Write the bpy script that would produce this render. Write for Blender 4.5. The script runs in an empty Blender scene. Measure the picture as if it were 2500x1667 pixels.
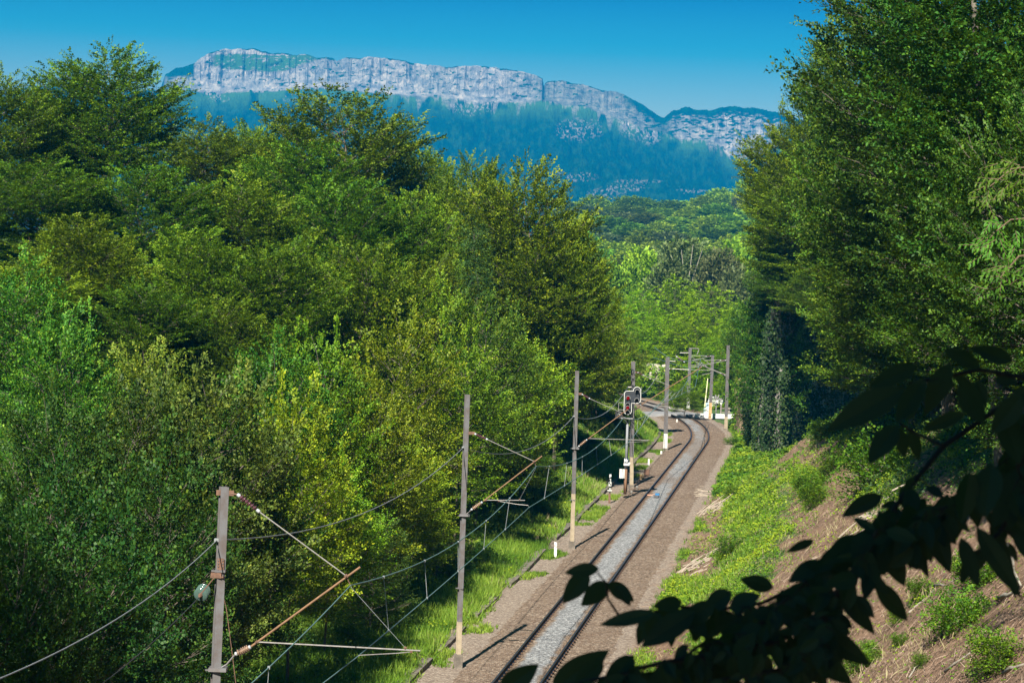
import bpy, math, random
import numpy as np
from mathutils import Vector, Matrix
SC = bpy.context.scene
COL = SC.collection
rad = math.radians
# ------------------------------------------------------------------ camera, sky, sun, exposure
F = 5903.0; CAMH = 12.9
PITCH = rad(90) - math.atan((833.5 - 680) / F); ROLL = rad(2)
cam_d = bpy.data.cameras.new("camera"); cam = bpy.data.objects.new("camera", cam_d); COL.objects.link(cam)
cam_d.lens = 85; cam_d.sensor_width = 36; cam_d.clip_start = 0.5; cam_d.clip_end = 30000
cam.matrix_world = Matrix.Translation((0, 0, CAMH)) @ Matrix.Rotation(PITCH, 4, 'X') @ Matrix.Rotation(ROLL, 4, 'Z')
cam_d.dof.use_dof = True; cam_d.dof.focus_distance = 110; cam_d.dof.aperture_fstop = 13
SC.camera = cam
SUN_EL = rad(41); SUN_AZ = rad(193)          # azimuth clockwise from +Y: the sun stands behind the camera, slightly left
w = bpy.data.worlds.new("World"); SC.world = w; w.use_nodes = True
nt = w.node_tree; bg = nt.nodes["Background"]
sky = nt.nodes.new("ShaderNodeTexSky"); sky.sky_type = 'NISHITA'; sky.sun_disc = False
sky.sun_elevation = SUN_EL; sky.sun_rotation = SUN_AZ; sky.altitude = 600; sky.air_density = 1.0; sky.dust_density = 2.5; sky.ozone_density = 3.5
mul = nt.nodes.new("ShaderNodeMix"); mul.data_type = 'RGBA'; mul.blend_type = 'MULTIPLY'; mul.inputs[0].default_value = 1
mul.inputs[7].default_value = (1.56, 0.64, 0.40, 1)
gam = nt.nodes.new("ShaderNodeGamma"); gam.inputs[1].default_value = 1.5; nt.links.new(sky.outputs[0], gam.inputs[0]); nt.links.new(gam.outputs[0], mul.inputs[6]); tco = nt.nodes.new("ShaderNodeTexCoord"); sxy = nt.nodes.new("ShaderNodeSeparateXYZ"); nt.links.new(tco.outputs["Generated"], sxy.inputs[0])
cr = nt.nodes.new("ShaderNodeValToRGB"); nt.links.new(sxy.outputs[2], cr.inputs[0])     # pale towards the horizon, deeper blue higher up
for i_, (p_, c_) in enumerate(((0.0, (.012, .05, .10)), (.02, (.10, .32, .50)), (.055, (.50, .92, 1)), (.095, (.04, .50, .72)), (.128, (.0, .11, .44)), (.40, (.012, .22, .36)))):
    e_ = cr.color_ramp.elements[i_] if i_ < 2 else cr.color_ramp.elements.new(p_)
    e_.position = p_; e_.color = (*c_, 1)
mu2 = nt.nodes.new("ShaderNodeMix"); mu2.data_type = 'RGBA'; mu2.blend_type = 'MULTIPLY'; mu2.inputs[0].default_value = 1
nt.links.new(mul.outputs[2], mu2.inputs[6]); nt.links.new(cr.outputs[0], mu2.inputs[7]); nt.links.new(mu2.outputs[2], bg.inputs[0]); bg.inputs[1].default_value = 0.06
sl = bpy.data.lights.new("sun", 'SUN'); sl.energy = 5.0; sl.angle = rad(0.5); sl.color = (1.0, 0.93, 0.80)
so = bpy.data.objects.new("sun", sl); COL.objects.link(so)
tosun = Vector((math.sin(SUN_AZ) * math.cos(SUN_EL), math.cos(SUN_AZ) * math.cos(SUN_EL), math.sin(SUN_EL)))
so.rotation_euler = tosun.to_track_quat('Z', 'Y').to_euler(); so.location = (0, -20, 60)
SC.view_settings.view_transform = 'Standard'; SC.view_settings.look = 'None'; SC.view_settings.exposure = 1.3; SC.view_settings.gamma = 1
SC.render.engine = 'CYCLES'
cy = SC.cycles; cy.use_denoising = True; cy.max_bounces = 6; cy.diffuse_bounces = 2; cy.glossy_bounces = 2; cy.transmission_bounces = 3
cy.transparent_max_bounces = 4; cy.volume_bounces = 0; cy.caustics_reflective = False; cy.caustics_refractive = False
# ------------------------------------------------------------------ geometry of the view (to find where things stand)
M3 = np.array(cam.matrix_world.to_3x3())
def ray(x, y):
    d = M3 @ np.array([(x - 1250) / F, -(y - 833.5) / F, -1.0]); return d / d[1]
def at(x, y, Y): d = ray(x, y); return Vector((d[0] * Y, Y, d[2] * Y + CAMH))
def atz(x, y, z=0.0): d = ray(x, y); t = (z - CAMH) / d[2]; return Vector((d[0] * t, t, z))
def proj(P):
    q = (np.asarray(P) - np.array([0, 0, CAMH])) @ M3
    return 1250 + q[..., 0] / -q[..., 2] * F, 833.5 - q[..., 1] / -q[..., 2] * F
# ------------------------------------------------------------------ noise
def hsh(ix, iy, s):
    v = np.sin(ix * 127.1 + iy * 311.7 + s * 74.7) * 43758.5453; return v - np.floor(v)
def vn(x, y, s=0):
    x = np.asarray(x, float); y = np.asarray(y, float)
    ix = np.floor(x); iy = np.floor(y); fx = x - ix; fy = y - iy; fx = fx * fx * (3 - 2 * fx); fy = fy * fy * (3 - 2 * fy)
    a = hsh(ix, iy, s); b = hsh(ix + 1, iy, s); c = hsh(ix, iy + 1, s); d = hsh(ix + 1, iy + 1, s)
    return (a + (b - a) * fx) * (1 - fy) + (c + (d - c) * fx) * fy
def fbm(x, y, s=0, o=4):
    r = 0; a = .5; t = 0
    for i in range(o): r = r + a * vn(np.asarray(x) * 2 ** i, np.asarray(y) * 2 ** i, s + i * 7); t += a; a *= .5
    return r / t
def sst(a, b, x): t = np.clip((np.asarray(x, float) - a) / (b - a), 0, 1); return t * t * (3 - 2 * t)
# ------------------------------------------------------------------ track line and ground height
def xc(Y):
    Y = np.asarray(Y, float); q = np.maximum(0, np.minimum(Y, 330) - 198)
    return 3.75 + .1235 * (Y - 103.2) - .00215 * q * q - np.maximum(0, Y - 330) * .5676
def hd(Y):
    Y = np.asarray(Y, float); return .1235 - .0043 * np.maximum(0, np.minimum(Y, 330) - 198)
def trk(Y, s, z=0.0):
    h = float(hd(Y)); n = math.hypot(1, h); return Vector((float(xc(Y)) + s / n, Y - s * h / n, z))
def gz(X, Y, bump=True):
    X = np.asarray(X, float); Y = np.asarray(Y, float)
    s = (X - xc(Y)) / np.sqrt(1 + hd(Y) ** 2)
    near = 1 - sst(300, 420, Y)
    a = np.maximum(0, -s - 3.6)
    sl1 = .10 + .55 * sst(125, 170, Y); damp = 1 - sst(225, 260, Y) * .8
    L = (np.minimum(a, 5) * sl1 + np.clip(a - 5, 0, 26) * .42 + np.maximum(a - 31, 0) * .05) * damp
    b = np.maximum(0, s - 3.1)
    k = .80 * (1 - sst(140, 168, Y) * .82) * (1 - sst(212, 232, Y))
    R = np.minimum(b, 1.2) * k * .6 + np.clip(b - 1.2, 0, 15) * k + np.clip(b - 16, 0, 60) * .25 * (1 - sst(140, 168, Y))
    z = -.32 + (L + R) * near
    hill = sst(400, 1350, Y) * (42 + .10 * np.clip(X - 60, -150, 300)) + sst(1500, 4600, Y) * 40
    z = z + hill
    if bump:
        off = np.clip((np.abs(s) - 3.3) / 1.5, 0, 1) * near
        z = z + off * ((fbm(X * .35, Y * .35, 3) - .5) * .7 + (fbm(X * 1.4, Y * 1.4, 9, 3) - .5) * .36)
        z = z + (1 - off) * (fbm(X * 3, Y * 3, 5, 2) - .5) * .05 * near
    return z
def gzf(x, y): return float(gz(x, y))
def hit(px, py, y0=25, y1=1500):
    d = ray(px, py); t = np.linspace(y0, y1, 6000); zz = CAMH + d[2] * t - gz(d[0] * t, t)
    i = np.argmax(zz < 0); T = t[i]; return Vector((d[0] * T, T, gzf(d[0] * T, T)))
# ------------------------------------------------------------------ materials
def newmat(name):
    m = bpy.data.materials.new(name); m.use_nodes = True; n = m.node_tree; b = n.nodes["Principled BSDF"]; return m, n, b
def nd(n, t, **k):
    o = n.nodes.new(t)
    for a, v in k.items(): setattr(o, a, v)
    return o
def ramp(n, stops, fac, interp='LINEAR'):
    r = nd(n, "ShaderNodeValToRGB"); r.color_ramp.interpolation = interp
    e = r.color_ramp.elements
    while len(e) < len(stops): e.new(.5)
    for i, (p, c) in enumerate(stops): e[i].position = p; e[i].color = (*c, 1)
    n.links.new(fac, r.inputs[0]); return r.outputs[0]
def noise(n, scale, detail=4, rough=.6, vec=None, dim='3D'):
    t = nd(n, "ShaderNodeTexNoise"); t.inputs["Scale"].default_value = scale; t.inputs["Detail"].default_value = detail; t.inputs["Roughness"].default_value = rough
    if vec is None: vec = gpos(n)
    n.links.new(vec, t.inputs["Vector"]); return t.outputs[0]
def gpos(n):
    for k in n.nodes:
        if k.bl_idname == "ShaderNodeNewGeometry": return k.outputs["Position"]
    return nd(n, "ShaderNodeNewGeometry").outputs["Position"]
def opos(n): return nd(n, "ShaderNodeTexCoord").outputs["Object"]
def mixc(n, fac, a, b, bt='MIX'):
    m = nd(n, "ShaderNodeMix", data_type='RGBA', blend_type=bt)
    for i, v in ((0, fac), (6, a), (7, b)):
        if hasattr(v, 'is_linked') or hasattr(v, 'links'): n.links.new(v, m.inputs[i])
        elif i == 0: m.inputs[0].default_value = v
        else: m.inputs[i].default_value = (*v, 1)
    return m.outputs[2]
def bump(n, b, h, strength=.5, dist=.05):
    u = nd(n, "ShaderNodeBump"); u.inputs["Strength"].default_value = strength; u.inputs["Distance"].default_value = dist
    n.links.new(h, u.inputs["Height"]); n.links.new(u.outputs[0], b.inputs["Normal"])
def attr(n, name): a = nd(n, "ShaderNodeAttribute"); a.attribute_name = name; return a.outputs["Fac"]
def plain(name, col, rough=.6, metal=0, var=.25, scale=6, col2=None, bmp=0):
    m, n, b = newmat(name); c2 = col2 or tuple(c * (1 - var) for c in col)
    t = noise(n, scale, 5, .65, opos(n)); c = ramp(n, [(.35, c2), (.62, col)], t)
    n.links.new(c, b.inputs["Base Color"]); b.inputs["Roughness"].default_value = rough; b.inputs["Metallic"].default_value = metal
    if bmp: bump(n, b, t, .5, bmp)
    return m
def leafmat(name, dark, mid, light, hue=.025, val=.25, trans=.26, gloss=.55):
    m, n, b = newmat(name)
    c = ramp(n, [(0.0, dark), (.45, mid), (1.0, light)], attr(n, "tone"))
    oi = nd(n, "ShaderNodeObjectInfo"); hs = nd(n, "ShaderNodeHueSaturation")
    mr = nd(n, "ShaderNodeMapRange"); mr.inputs[3].default_value = .5 - hue; mr.inputs[4].default_value = .5 + hue; n.links.new(oi.outputs["Random"], mr.inputs[0])
    m2 = nd(n, "ShaderNodeMath", operation='FRACT'); m3 = nd(n, "ShaderNodeMath", operation='MULTIPLY'); m3.inputs[1].default_value = 7.31
    n.links.new(oi.outputs["Random"], m3.inputs[0]); n.links.new(m3.outputs[0], m2.inputs[0])
    mv = nd(n, "ShaderNodeMapRange"); mv.inputs[3].default_value = 1 - val; mv.inputs[4].default_value = 1 + val; n.links.new(m2.outputs[0], mv.inputs[0])
    n.links.new(mr.outputs[0], hs.inputs["Hue"]); n.links.new(mv.outputs[0], hs.inputs["Value"]); n.links.new(c, hs.inputs["Color"])
    col = hs.outputs[0]
    n.links.new(col, b.inputs["Base Color"]); b.inputs["Roughness"].default_value = gloss; b.inputs["Specular IOR Level"].default_value = .22
    tr = nd(n, "ShaderNodeBsdfTranslucent"); n.links.new(mixc(n, .35, col, (.25, .35, .01)), tr.inputs[0])
    mx = nd(n, "ShaderNodeMixShader"); mx.inputs[0].default_value = trans
    n.links.new(b.outputs[0], mx.inputs[1]); n.links.new(tr.outputs[0], mx.inputs[2])
    n.links.new(mx.outputs[0], n.nodes["Material Output"].inputs[0]); return m
LM = {
 'beech': leafmat("beech_leaves", (.020, .060, .004), (.105, .20, .007), (.29, .36, .016)),
 'young': leafmat("hornbeam_leaves", (.026, .085, .004), (.145, .25, .009), (.35, .42, .02)),
 'hazel': leafmat("hazel_leaves", (.018, .070, .008), (.072, .175, .014), (.27, .36, .025)),
 'hazeld': leafmat("shade_toned_hazel_leaves", (.008, .033, .006), (.027, .080, .011), (.11, .17, .017)),  # hazel darkened: the shade low on the left is put into the leaf colour
 'wall': leafmat("shade_toned_ivy_leaves", (.006, .022, .006), (.016, .050, .010), (.05, .09, .015)),  # darker copy of the ivy, the wall's shade put into its colour
 'brown': leafmat("reddish_leaves", (.024, .050, .012), (.085, .145, .022), (.22, .27, .04)),
 'pale': leafmat("pale_leaves", (0.040, 0.090, 0.015), (0.156, 0.240, 0.025), (0.405, 0.429, 0.050), trans=.4),
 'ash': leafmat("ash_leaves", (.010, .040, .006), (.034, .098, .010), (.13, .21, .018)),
 'far': leafmat("far_leaves", (.07, .15, .014), (.19, .32, .020), (.36, .46, .03), hue=.03, val=.50),
 'grey': leafmat("greygreen_leaves", (0.049, 0.078, 0.030), (0.140, 0.182, 0.060), (0.280, 0.312, 0.108)),
 'locust': leafmat("locust_leaves", (.04, .12, .004), (.22, .40, .006), (.38, .52, .015), hue=.01, val=.12, trans=.35),
 'spruce': leafmat("spruce_needles", (.014, .042, .012), (.040, .088, .018), (.09, .14, .03), trans=.1),
 'walnut': leafmat("walnut_leaves", (.018, .065, .005), (.045, .125, .008), (.08, .19, .012)),
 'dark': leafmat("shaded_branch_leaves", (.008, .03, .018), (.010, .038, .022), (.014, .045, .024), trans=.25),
 'ivy': leafmat("ivy_leaves", (.010, .036, .008), (.026, .075, .014), (.09, .15, .02)),
 'grass': leafmat("grass_blades", (.045, .11, .010), (.115, .225, .016), (.27, .36, .05), hue=.01, val=.1, trans=.35, gloss=.6),
 'straw': leafmat("straw_stalks", (.20, .16, .08), (.34, .28, .15), (.46, .40, .24), hue=.01, val=.1, trans=.3, gloss=.6),
 'herb': leafmat("bramble_leaves", (.03, .090, .008), (.085, .19, .010), (.23, .30, .015), hue=.01, val=.15, trans=.3),
}
BARK = plain("bark", (.13, .105, .085), .9, var=.5, scale=5, bmp=.03)
BARKP = plain("pale_bark", (.30, .27, .22), .9, var=.45, scale=7, bmp=.02)
TWIG = plain("twig_bark", (.13, .09, .055), .9)
# ------------------------------------------------------------------ mesh helpers
def link(name, me, mat=None, parent=None):
    o = bpy.data.objects.new(name, me); COL.objects.link(o)
    if mat is not None and me is not None and not me.materials: me.materials.append(mat)
    if parent is not None: o.parent = parent
    return o
def npmesh(name, V, Q, mat, tone=None, smooth=False, extra=None):
    me = bpy.data.meshes.new(name); V = np.ascontiguousarray(V, np.float32); Q = np.ascontiguousarray(Q, np.int32); k = Q.shape[1]
    me.vertices.add(len(V)); me.vertices.foreach_set("co", V.ravel())
    me.loops.add(Q.size); me.loops.foreach_set("vertex_index", Q.ravel())
    me.polygons.add(len(Q)); me.polygons.foreach_set("loop_start", np.arange(0, Q.size, k, dtype=np.int32))
    if smooth: me.polygons.foreach_set("use_smooth", np.ones(len(Q), bool))
    if tone is not None:
        a = me.attributes.new("tone", 'FLOAT', 'FACE'); a.data.foreach_set("value", np.ascontiguousarray(tone, np.float32))
    if extra:
        for kx, vv in extra.items():
            a = me.attributes.new(kx, 'FLOAT', 'POINT'); a.data.foreach_set("value", np.ascontiguousarray(vv, np.float32))
    me.update(calc_edges=True); me.materials.append(mat); return me
class MB:
    def __init__(s): s.v = []; s.f = []
    def add(s, vs, fs): o = len(s.v); s.v += [tuple(v) for v in vs]; s.f += [tuple(i + o for i in f) for f in fs]; return s
    def box(s, c, d, rot=None):
        c = Vector(c); vs = []
        for z in (-.5, .5):
            for x, y in ((-.5, -.5), (.5, -.5), (.5, .5), (-.5, .5)):
                p = Vector((x * d[0], y * d[1], z * d[2])); vs.append(c + (rot @ p if rot else p))
        return s.add(vs, [(3, 2, 1, 0), (4, 5, 6, 7), (0, 1, 5, 4), (1, 2, 6, 5), (2, 3, 7, 6), (3, 0, 4, 7)])
    def tube(s, pts, r, n=6, cap=True):
        pts = [Vector(p) for p in pts]; rs = r if hasattr(r, '__len__') else [r] * len(pts); vs = []; u = None
        for i, p in enumerate(pts):
            t = (pts[min(i + 1, len(pts) - 1)] - pts[max(i - 1, 0)]).normalized()
            if u is None: u = t.orthogonal().normalized()
            else: u = (u - t * u.dot(t)); u = u.normalized() if u.length > 1e-6 else t.orthogonal().normalized()
            w_ = t.cross(u)
            for k in range(n): a = 2 * math.pi * k / n; vs.append(p + (u * math.cos(a) + w_ * math.sin(a)) * rs[i])
        fs = [(i * n + k, i * n + (k + 1) % n, (i + 1) * n + (k + 1) % n, (i + 1) * n + k) for i in range(len(pts) - 1) for k in range(n)]
        if cap: fs += [tuple(range(n - 1, -1, -1)), tuple(range((len(pts) - 1) * n, len(pts) * n))]
        return s.add(vs, fs)
    def lathe(s, a, b, prof, n=14):
        a = Vector(a); b = Vector(b); L = (b - a)
        return s.tube([a + L * u for u, r in prof], [r for u, r in prof], n)
    def sweep(s, pts, prof, up=Vector((0, 0, 1))):
        n = len(prof); pts = [Vector(p) for p in pts]; vs = []
        for i, p in enumerate(pts):
            t = (pts[min(i + 1, len(pts) - 1)] - pts[max(i - 1, 0)]).normalized(); sd = t.cross(up).normalized(); u = sd.cross(t)
            for x, z in prof: vs.append(p + sd * x + u * z)
        fs = [(i * n + k, i * n + (k + 1) % n, (i + 1) * n + (k + 1) % n, (i + 1) * n + k) for i in range(len(pts) - 1) for k in range(n)]
        fs += [tuple(range(n - 1, -1, -1)), tuple(range((len(pts) - 1) * n, len(pts) * n))]
        return s.add(vs, fs)
    def mesh(s, name, mat, smooth=False):
        me = bpy.data.meshes.new(name); me.from_pydata(s.v, [], s.f); me.update(); me.materials.append(mat)
        if smooth:
            for p in me.polygons: p.use_smooth = True
        return me
    def obj(s, name, mat, parent=None, smooth=False): return link(name, s.mesh(name, mat, smooth), None, parent)
def tag(o, label=None, cat=None, group=None, kind=None):
    if label: o["label"] = label
    if cat: o["category"] = cat
    if group: o["group"] = group
    if kind: o["kind"] = kind
    return o
def empty(name, loc, label, cat, group=None, rz=0):
    o = bpy.data.objects.new(name, None); COL.objects.link(o); o.location = loc; o.rotation_euler = (0, 0, rz); o.empty_display_size = .3
    return tag(o, label, cat, group)
def unit(a): return a / np.maximum(np.linalg.norm(a, axis=-1, keepdims=True), 1e-9)
def leaves(P, D, N, L, W, fold=.18, curl=0.0):
    """diamond leaves, slightly folded along the midrib"""
    D = unit(D); S = unit(np.cross(N, D)); N = np.cross(D, S); L = np.asarray(L)[:, None]; W = np.asarray(W)[:, None]
    V = np.stack([P, P + D * L * .45 + S * W * .5 + N * W * fold, P + D * L - N * L * curl, P + D * L * .45 - S * W * .5 + N * W * fold], 1)
    return V.reshape(-1, 3), np.arange(len(P) * 4).reshape(-1, 4)
# ------------------------------------------------------------------ trees
def gen_tree(seed, H, hb, R, prof, nl, leaf=(.16, .10), ls=.95, k=22, el0=5, el1=70, sec=.55, sstep=.33, droop=0., layer=.35, lump=.35, trunk_r=.2, lean=0., top=.93, mat='beech', barkm=None, shoots=0, wood=True):
    rng = np.random.default_rng(seed); T = MB()
    tp = [Vector((math.sin(i * 1.3 + seed) * .15 * i / 4 + lean * (i / 10) ** 2, math.cos(i * 1.7 + seed) * .15 * i / 4, H * top * i / 10)) for i in range(11)]
    T.tube(tp, [trunk_r * (1.25 if i == 0 else 1 - i / 10.6) for i in range(11)], 8)
    def tpt(h):
        f = max(0, min(9.999, h / (H * top) * 10)); i = int(f); return tp[i].lerp(tp[i + 1], f - i)
    P = []; D = []; TN = []; ph = rng.uniform(0, 6.28, 4)
    for i in range(nl):
        v = (i + .5) / nl; az = i * 2.39996 + rng.uniform(-.35, .35)
        lm = 1 + lump * (math.sin(az * 2 + ph[0] + v * 5) * .5 + math.sin(az * 3 + ph[1] - v * 8) * .3 + rng.uniform(-.5, .5))
        lm = min(lm, 1.06); r = max(.35, R * prof(v) * lm); hE = hb + (H - hb) * (v ** .93) + rng.uniform(-.4, .4)
        el = rad(el0 + (el1 - el0) * v); hs = max(hb * .55, hE - r * math.tan(el)); hs = min(hs, H * top * .98)
        S = np.array(tpt(hs)); E = np.array([math.cos(az) * r + tp[-1].x * v, math.sin(az) * r + tp[-1].y * v, hE])
        C = S * .45 + E * .55 + np.array([0, 0, -.10 * r if el1 > 40 else .05 * r]) + rng.normal(0, .1, 3)
        us = np.linspace(0, 1, 7); Q = ((1 - us) ** 2)[:, None] * S + (2 * us * (1 - us))[:, None] * C + (us ** 2)[:, None] * E
        Lm = float(np.linalg.norm(E - S)) + .01
        if wood: T.tube([Vector(q) for q in Q], [max(.010, trunk_r * .24 * (1 - u * .85) * min(1, Lm / R)) for u in us], 5, False)
        n2 = max(4, int(Lm / sec))
        for j in range(n2 + 1):
            u = .22 + .78 * (j + .5 * rng.random()) / (n2 + .5); u = min(u, 1.0)
            q = (1 - u) ** 2 * S + 2 * u * (1 - u) * C + u * u * E; tg = 2 * (1 - u) * (C - S) + 2 * u * (E - C); tg = tg / (np.linalg.norm(tg) + 1e-6)
            side = np.cross(tg, [0, 0, 1]); side /= (np.linalg.norm(side) + 1e-6); sg = 1 if j % 2 else -1
            d2 = tg * .75 + side * sg * (.85 * (1 - u * .3)) + rng.normal(0, .17, 3) * [1, 1, .6] + np.array([0, 0, .06 - droop])
            d2 /= np.linalg.norm(d2); l2 = float(np.clip((.20 + .34 * (1 - u)) * Lm * rng.uniform(.7, 1.2), .35, 2.4))
            if wood and l2 > .8: T.tube([Vector(q), Vector(q + d2 * l2)], [.018, .006], 3, False)
            ns = max(1, int(l2 / sstep)); s2 = np.cross(d2, [0, 0, 1]); s2 /= (np.linalg.norm(s2) + 1e-6)
            for m in range(ns):
                w_ = (m + .6) / ns; dd = d2 * .8 + s2 * (1 if m % 2 else -1) * .75 * (1 - w_ * .5) + np.array([0, 0, -droop]) + rng.normal(0, .15, 3)
                P.append(q + d2 * l2 * w_); D.append(dd); TN.append(u * .6 + w_ * .4)
            P.append(q + d2 * l2); D.append(d2 + [0, 0, .15 - droop]); TN.append(u * .5 + .5)
    for i in range(shoots):
        az = rng.uniform(0, 6.28); rr = R * math.sqrt(rng.random()) * .8; h = hb + (H - hb) * (1 - .5 * (rr / R) ** 2)
        for m in range(4): P.append(np.array([math.cos(az) * rr, math.sin(az) * rr, h - .3 + m * .3])); D.append(np.array([rng.normal(0, .15), rng.normal(0, .15), 1.])); TN.append(.95)
    P = np.array(P); P = P + rng.normal(0, .10, P.shape); D = unit(np.array(D)); TN = np.array(TN); n = len(P)
    N = np.array([0, 0, 1.]) + rng.normal(0, layer, (n, 3)); Sd = unit(np.cross(N, D)); N = np.cross(D, Sd)
    uu = (np.arange(k) + .6) / k; sgn = np.where(np.arange(k) % 2, 1., -1.)
    Ls = ls * rng.uniform(.7, 1.25, n)
    LP = P[:, None] + D[:, None] * (uu[None, :, None] * Ls[:, None, None]) + rng.normal(0, .05, (n, k, 3)) - np.array([0, 0, 1.]) * (uu ** 2 * .12)[None, :, None]
    LD = D[:, None] * .55 + Sd[:, None] * (sgn[None, :, None] * (1 - uu * .55)[None, :, None]) + rng.normal(0, .22, (n, k, 3))
    LN = N[:, None] + rng.normal(0, .38, (n, k, 3))
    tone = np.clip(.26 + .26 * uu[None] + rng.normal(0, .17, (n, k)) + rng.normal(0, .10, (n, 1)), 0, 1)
    m_ = n * k; sz = rng.uniform(.75, 1.25, m_)
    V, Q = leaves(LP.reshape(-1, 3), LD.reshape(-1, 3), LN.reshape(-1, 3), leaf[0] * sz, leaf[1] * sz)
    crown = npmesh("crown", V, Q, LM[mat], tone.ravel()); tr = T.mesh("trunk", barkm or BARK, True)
    return dict(H=H, R=R, crown=crown, trunk=tr, n=m_)
egg = lambda v: math.sin(math.pi * min(1, .16 + .84 * v) ** .85) ** .75 if v < .99 else .1
def beechp(v): return max(.12, (math.sin(math.pi * (.14 + .80 * v)) ** .7) * (1.05 - .35 * v))
def domep(v): return max(.15, math.sqrt(max(0, 1 - (v * 1.0) ** 2.6)) * (.82 + .18 * math.sin(v * 3)))
def roundp(v): return max(.2, (max(0, math.sin(math.pi * (.17 + .76 * v ** 1.25))) ** .6) * (1 - max(0, v - .8) * 1.6))
def spirep(v): return .07 + .95 * (1 - v) ** .8
def conep(v): return max(.06, 1.0 - v)
def tallp(v): return max(.08, (1 - v ** 1.7) * (.75 + .25 * math.sin(v * 3.14)))
TV = {}
def variants(key, n, **k): TV[key] = [gen_tree(seed=k.get('seed0', 1) * 100 + i * 17, **{a: b for a, b in k.items() if a != 'seed0'}) for i in range(n)]
def swapmat(key, src, mat):
    out = []
    for t in TV[src]:
        c = t['crown'].copy(); c.name = "crown"; c.materials[0] = LM[mat]; out.append({**t, 'crown': c})
    TV[key] = out
variants('beech', 3, seed0=1, H=17, hb=5.2, R=4.8, prof=roundp, nl=66, leaf=(.165, .105), ls=1.0, k=25, el0=5, el1=48, trunk_r=.22, mat='beech', shoots=5, sec=.34, sstep=.34, layer=.22, lump=.5)
variants('young', 3, seed0=2, H=9, hb=2.4, R=3.1, prof=domep, nl=50, leaf=(.118, .08), ls=.8, k=21, el0=2, el1=46, trunk_r=.08, mat='young', shoots=7, sec=.27, sstep=.27, layer=.3, lump=.45)
variants('beechtip', 1, seed0=10, H=22, hb=2.5, R=5.6, prof=spirep, nl=84, leaf=(.165, .105), ls=1.1, k=25, el0=0, el1=66, trunk_r=.24, mat='beech', shoots=4, sec=.34, sstep=.34, layer=.22, lump=.4)
swapmat('hazel', 'young', 'hazel'); swapmat('brown', 'young', 'brown'); swapmat('pale', 'young', 'pale')
variants('ash', 2, seed0=3, H=17, hb=3.0, R=5.6, prof=roundp, nl=66, leaf=(.175, .105), ls=1.15, k=25, el0=0, el1=44, trunk_r=.22, mat='ash', sec=.38, sstep=.36, lump=.6, droop=.08, layer=.25)
swapmat('ashl', 'ash', 'hazel')
variants('far', 3, seed0=4, H=14, hb=1.5, R=5.2, prof=domep, nl=64, leaf=(.46, .34), ls=1.1, k=11, el0=10, el1=55, trunk_r=.3, mat='far', sec=.6, sstep=.45, wood=False, lump=.15)
swapmat('fargrey', 'far', 'grey')
variants('locust', 2, seed0=5, H=14, hb=1.0, R=4.6, prof=domep, nl=52, leaf=(.26, .13), ls=1.0, k=16, el0=5, el1=50, trunk_r=.12, mat='locust', sec=.42, sstep=.38, droop=.3, layer=.2, lump=.45)
variants('spruce', 1, seed0=6, H=14, hb=1.0, R=2.6, prof=conep, nl=120, leaf=(.20, .035), ls=.8, k=18, el0=-22, el1=15, trunk_r=.2, mat='spruce', sec=.45, sstep=.3, droop=.15, layer=.15, lump=.15, top=.99)
variants('bush', 2, seed0=7, H=1.0, hb=.05, R=.75, prof=domep, nl=26, leaf=(.075, .06), ls=.28, k=10, el0=10, el1=70, trunk_r=.02, mat='herb', sec=.16, sstep=.12)
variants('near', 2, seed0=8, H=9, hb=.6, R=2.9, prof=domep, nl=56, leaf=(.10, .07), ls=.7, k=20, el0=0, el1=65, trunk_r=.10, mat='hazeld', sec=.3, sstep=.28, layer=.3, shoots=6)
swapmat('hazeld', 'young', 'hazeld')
rt = random.Random(5)
def tree(name, x, y, Yd, wd, kind, label, cat='tree', group=None, v=None, base=None, clear=0):
    """x, y: where the tree's top shows (in the 2352-wide view), Yd: how far it stands, wd: width of the crown in metres"""
    k = 2500 / 2352; p = at(x * k, y * k, Yd)
    if clear and Yd < 235:
        for _ in range(60):
            if (p.x - float(xc(Yd))) < -(clear + .42 * wd): break
            Yd *= 1.012; wd *= 1.008; p = at(x * k, y * k, Yd)
    g = gzf(p.x, Yd) if base is None else base; h = p.z - g
    vs = TV[kind]; t = vs[rt.randrange(len(vs)) if v is None else v]; r = rt.uniform(0, 6.28)
    e = empty(name, (p.x, Yd, g - .05), label, cat, group, r)
    sz = h / t['H']; sx = max(wd / (2 * t['R']), .66 * sz)
    for nm in ('trunk', 'crown'):
        o = link(nm, t[nm], None, e); o.scale = (sx, sx, sz)
    return e
# ------------------------------------------------------------------ ground
def axis(segs):
    out = []
    for a, b, d in segs: out += list(np.arange(a, b, d))
    return np.array(out)
gx = np.concatenate([-np.geomspace(4200, 45, 26), axis([(-40, -14, 1.2), (-14, 34, .33), (34, 60, 1.2)]), np.geomspace(62, 4200, 26)])
gy = np.concatenate([axis([(-60, 24, 2), (24, 60, .5), (60, 262, .42), (262, 420, 2.5), (420, 1000, 12)]), np.geomspace(1005, 4400, 26)])
XX, YY = np.meshgrid(gx, gy); ZZ = gz(XX, YY); nx, ny = len(gx), len(gy)
SS = (XX - xc(YY)) / np.sqrt(1 + hd(YY) ** 2)
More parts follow.
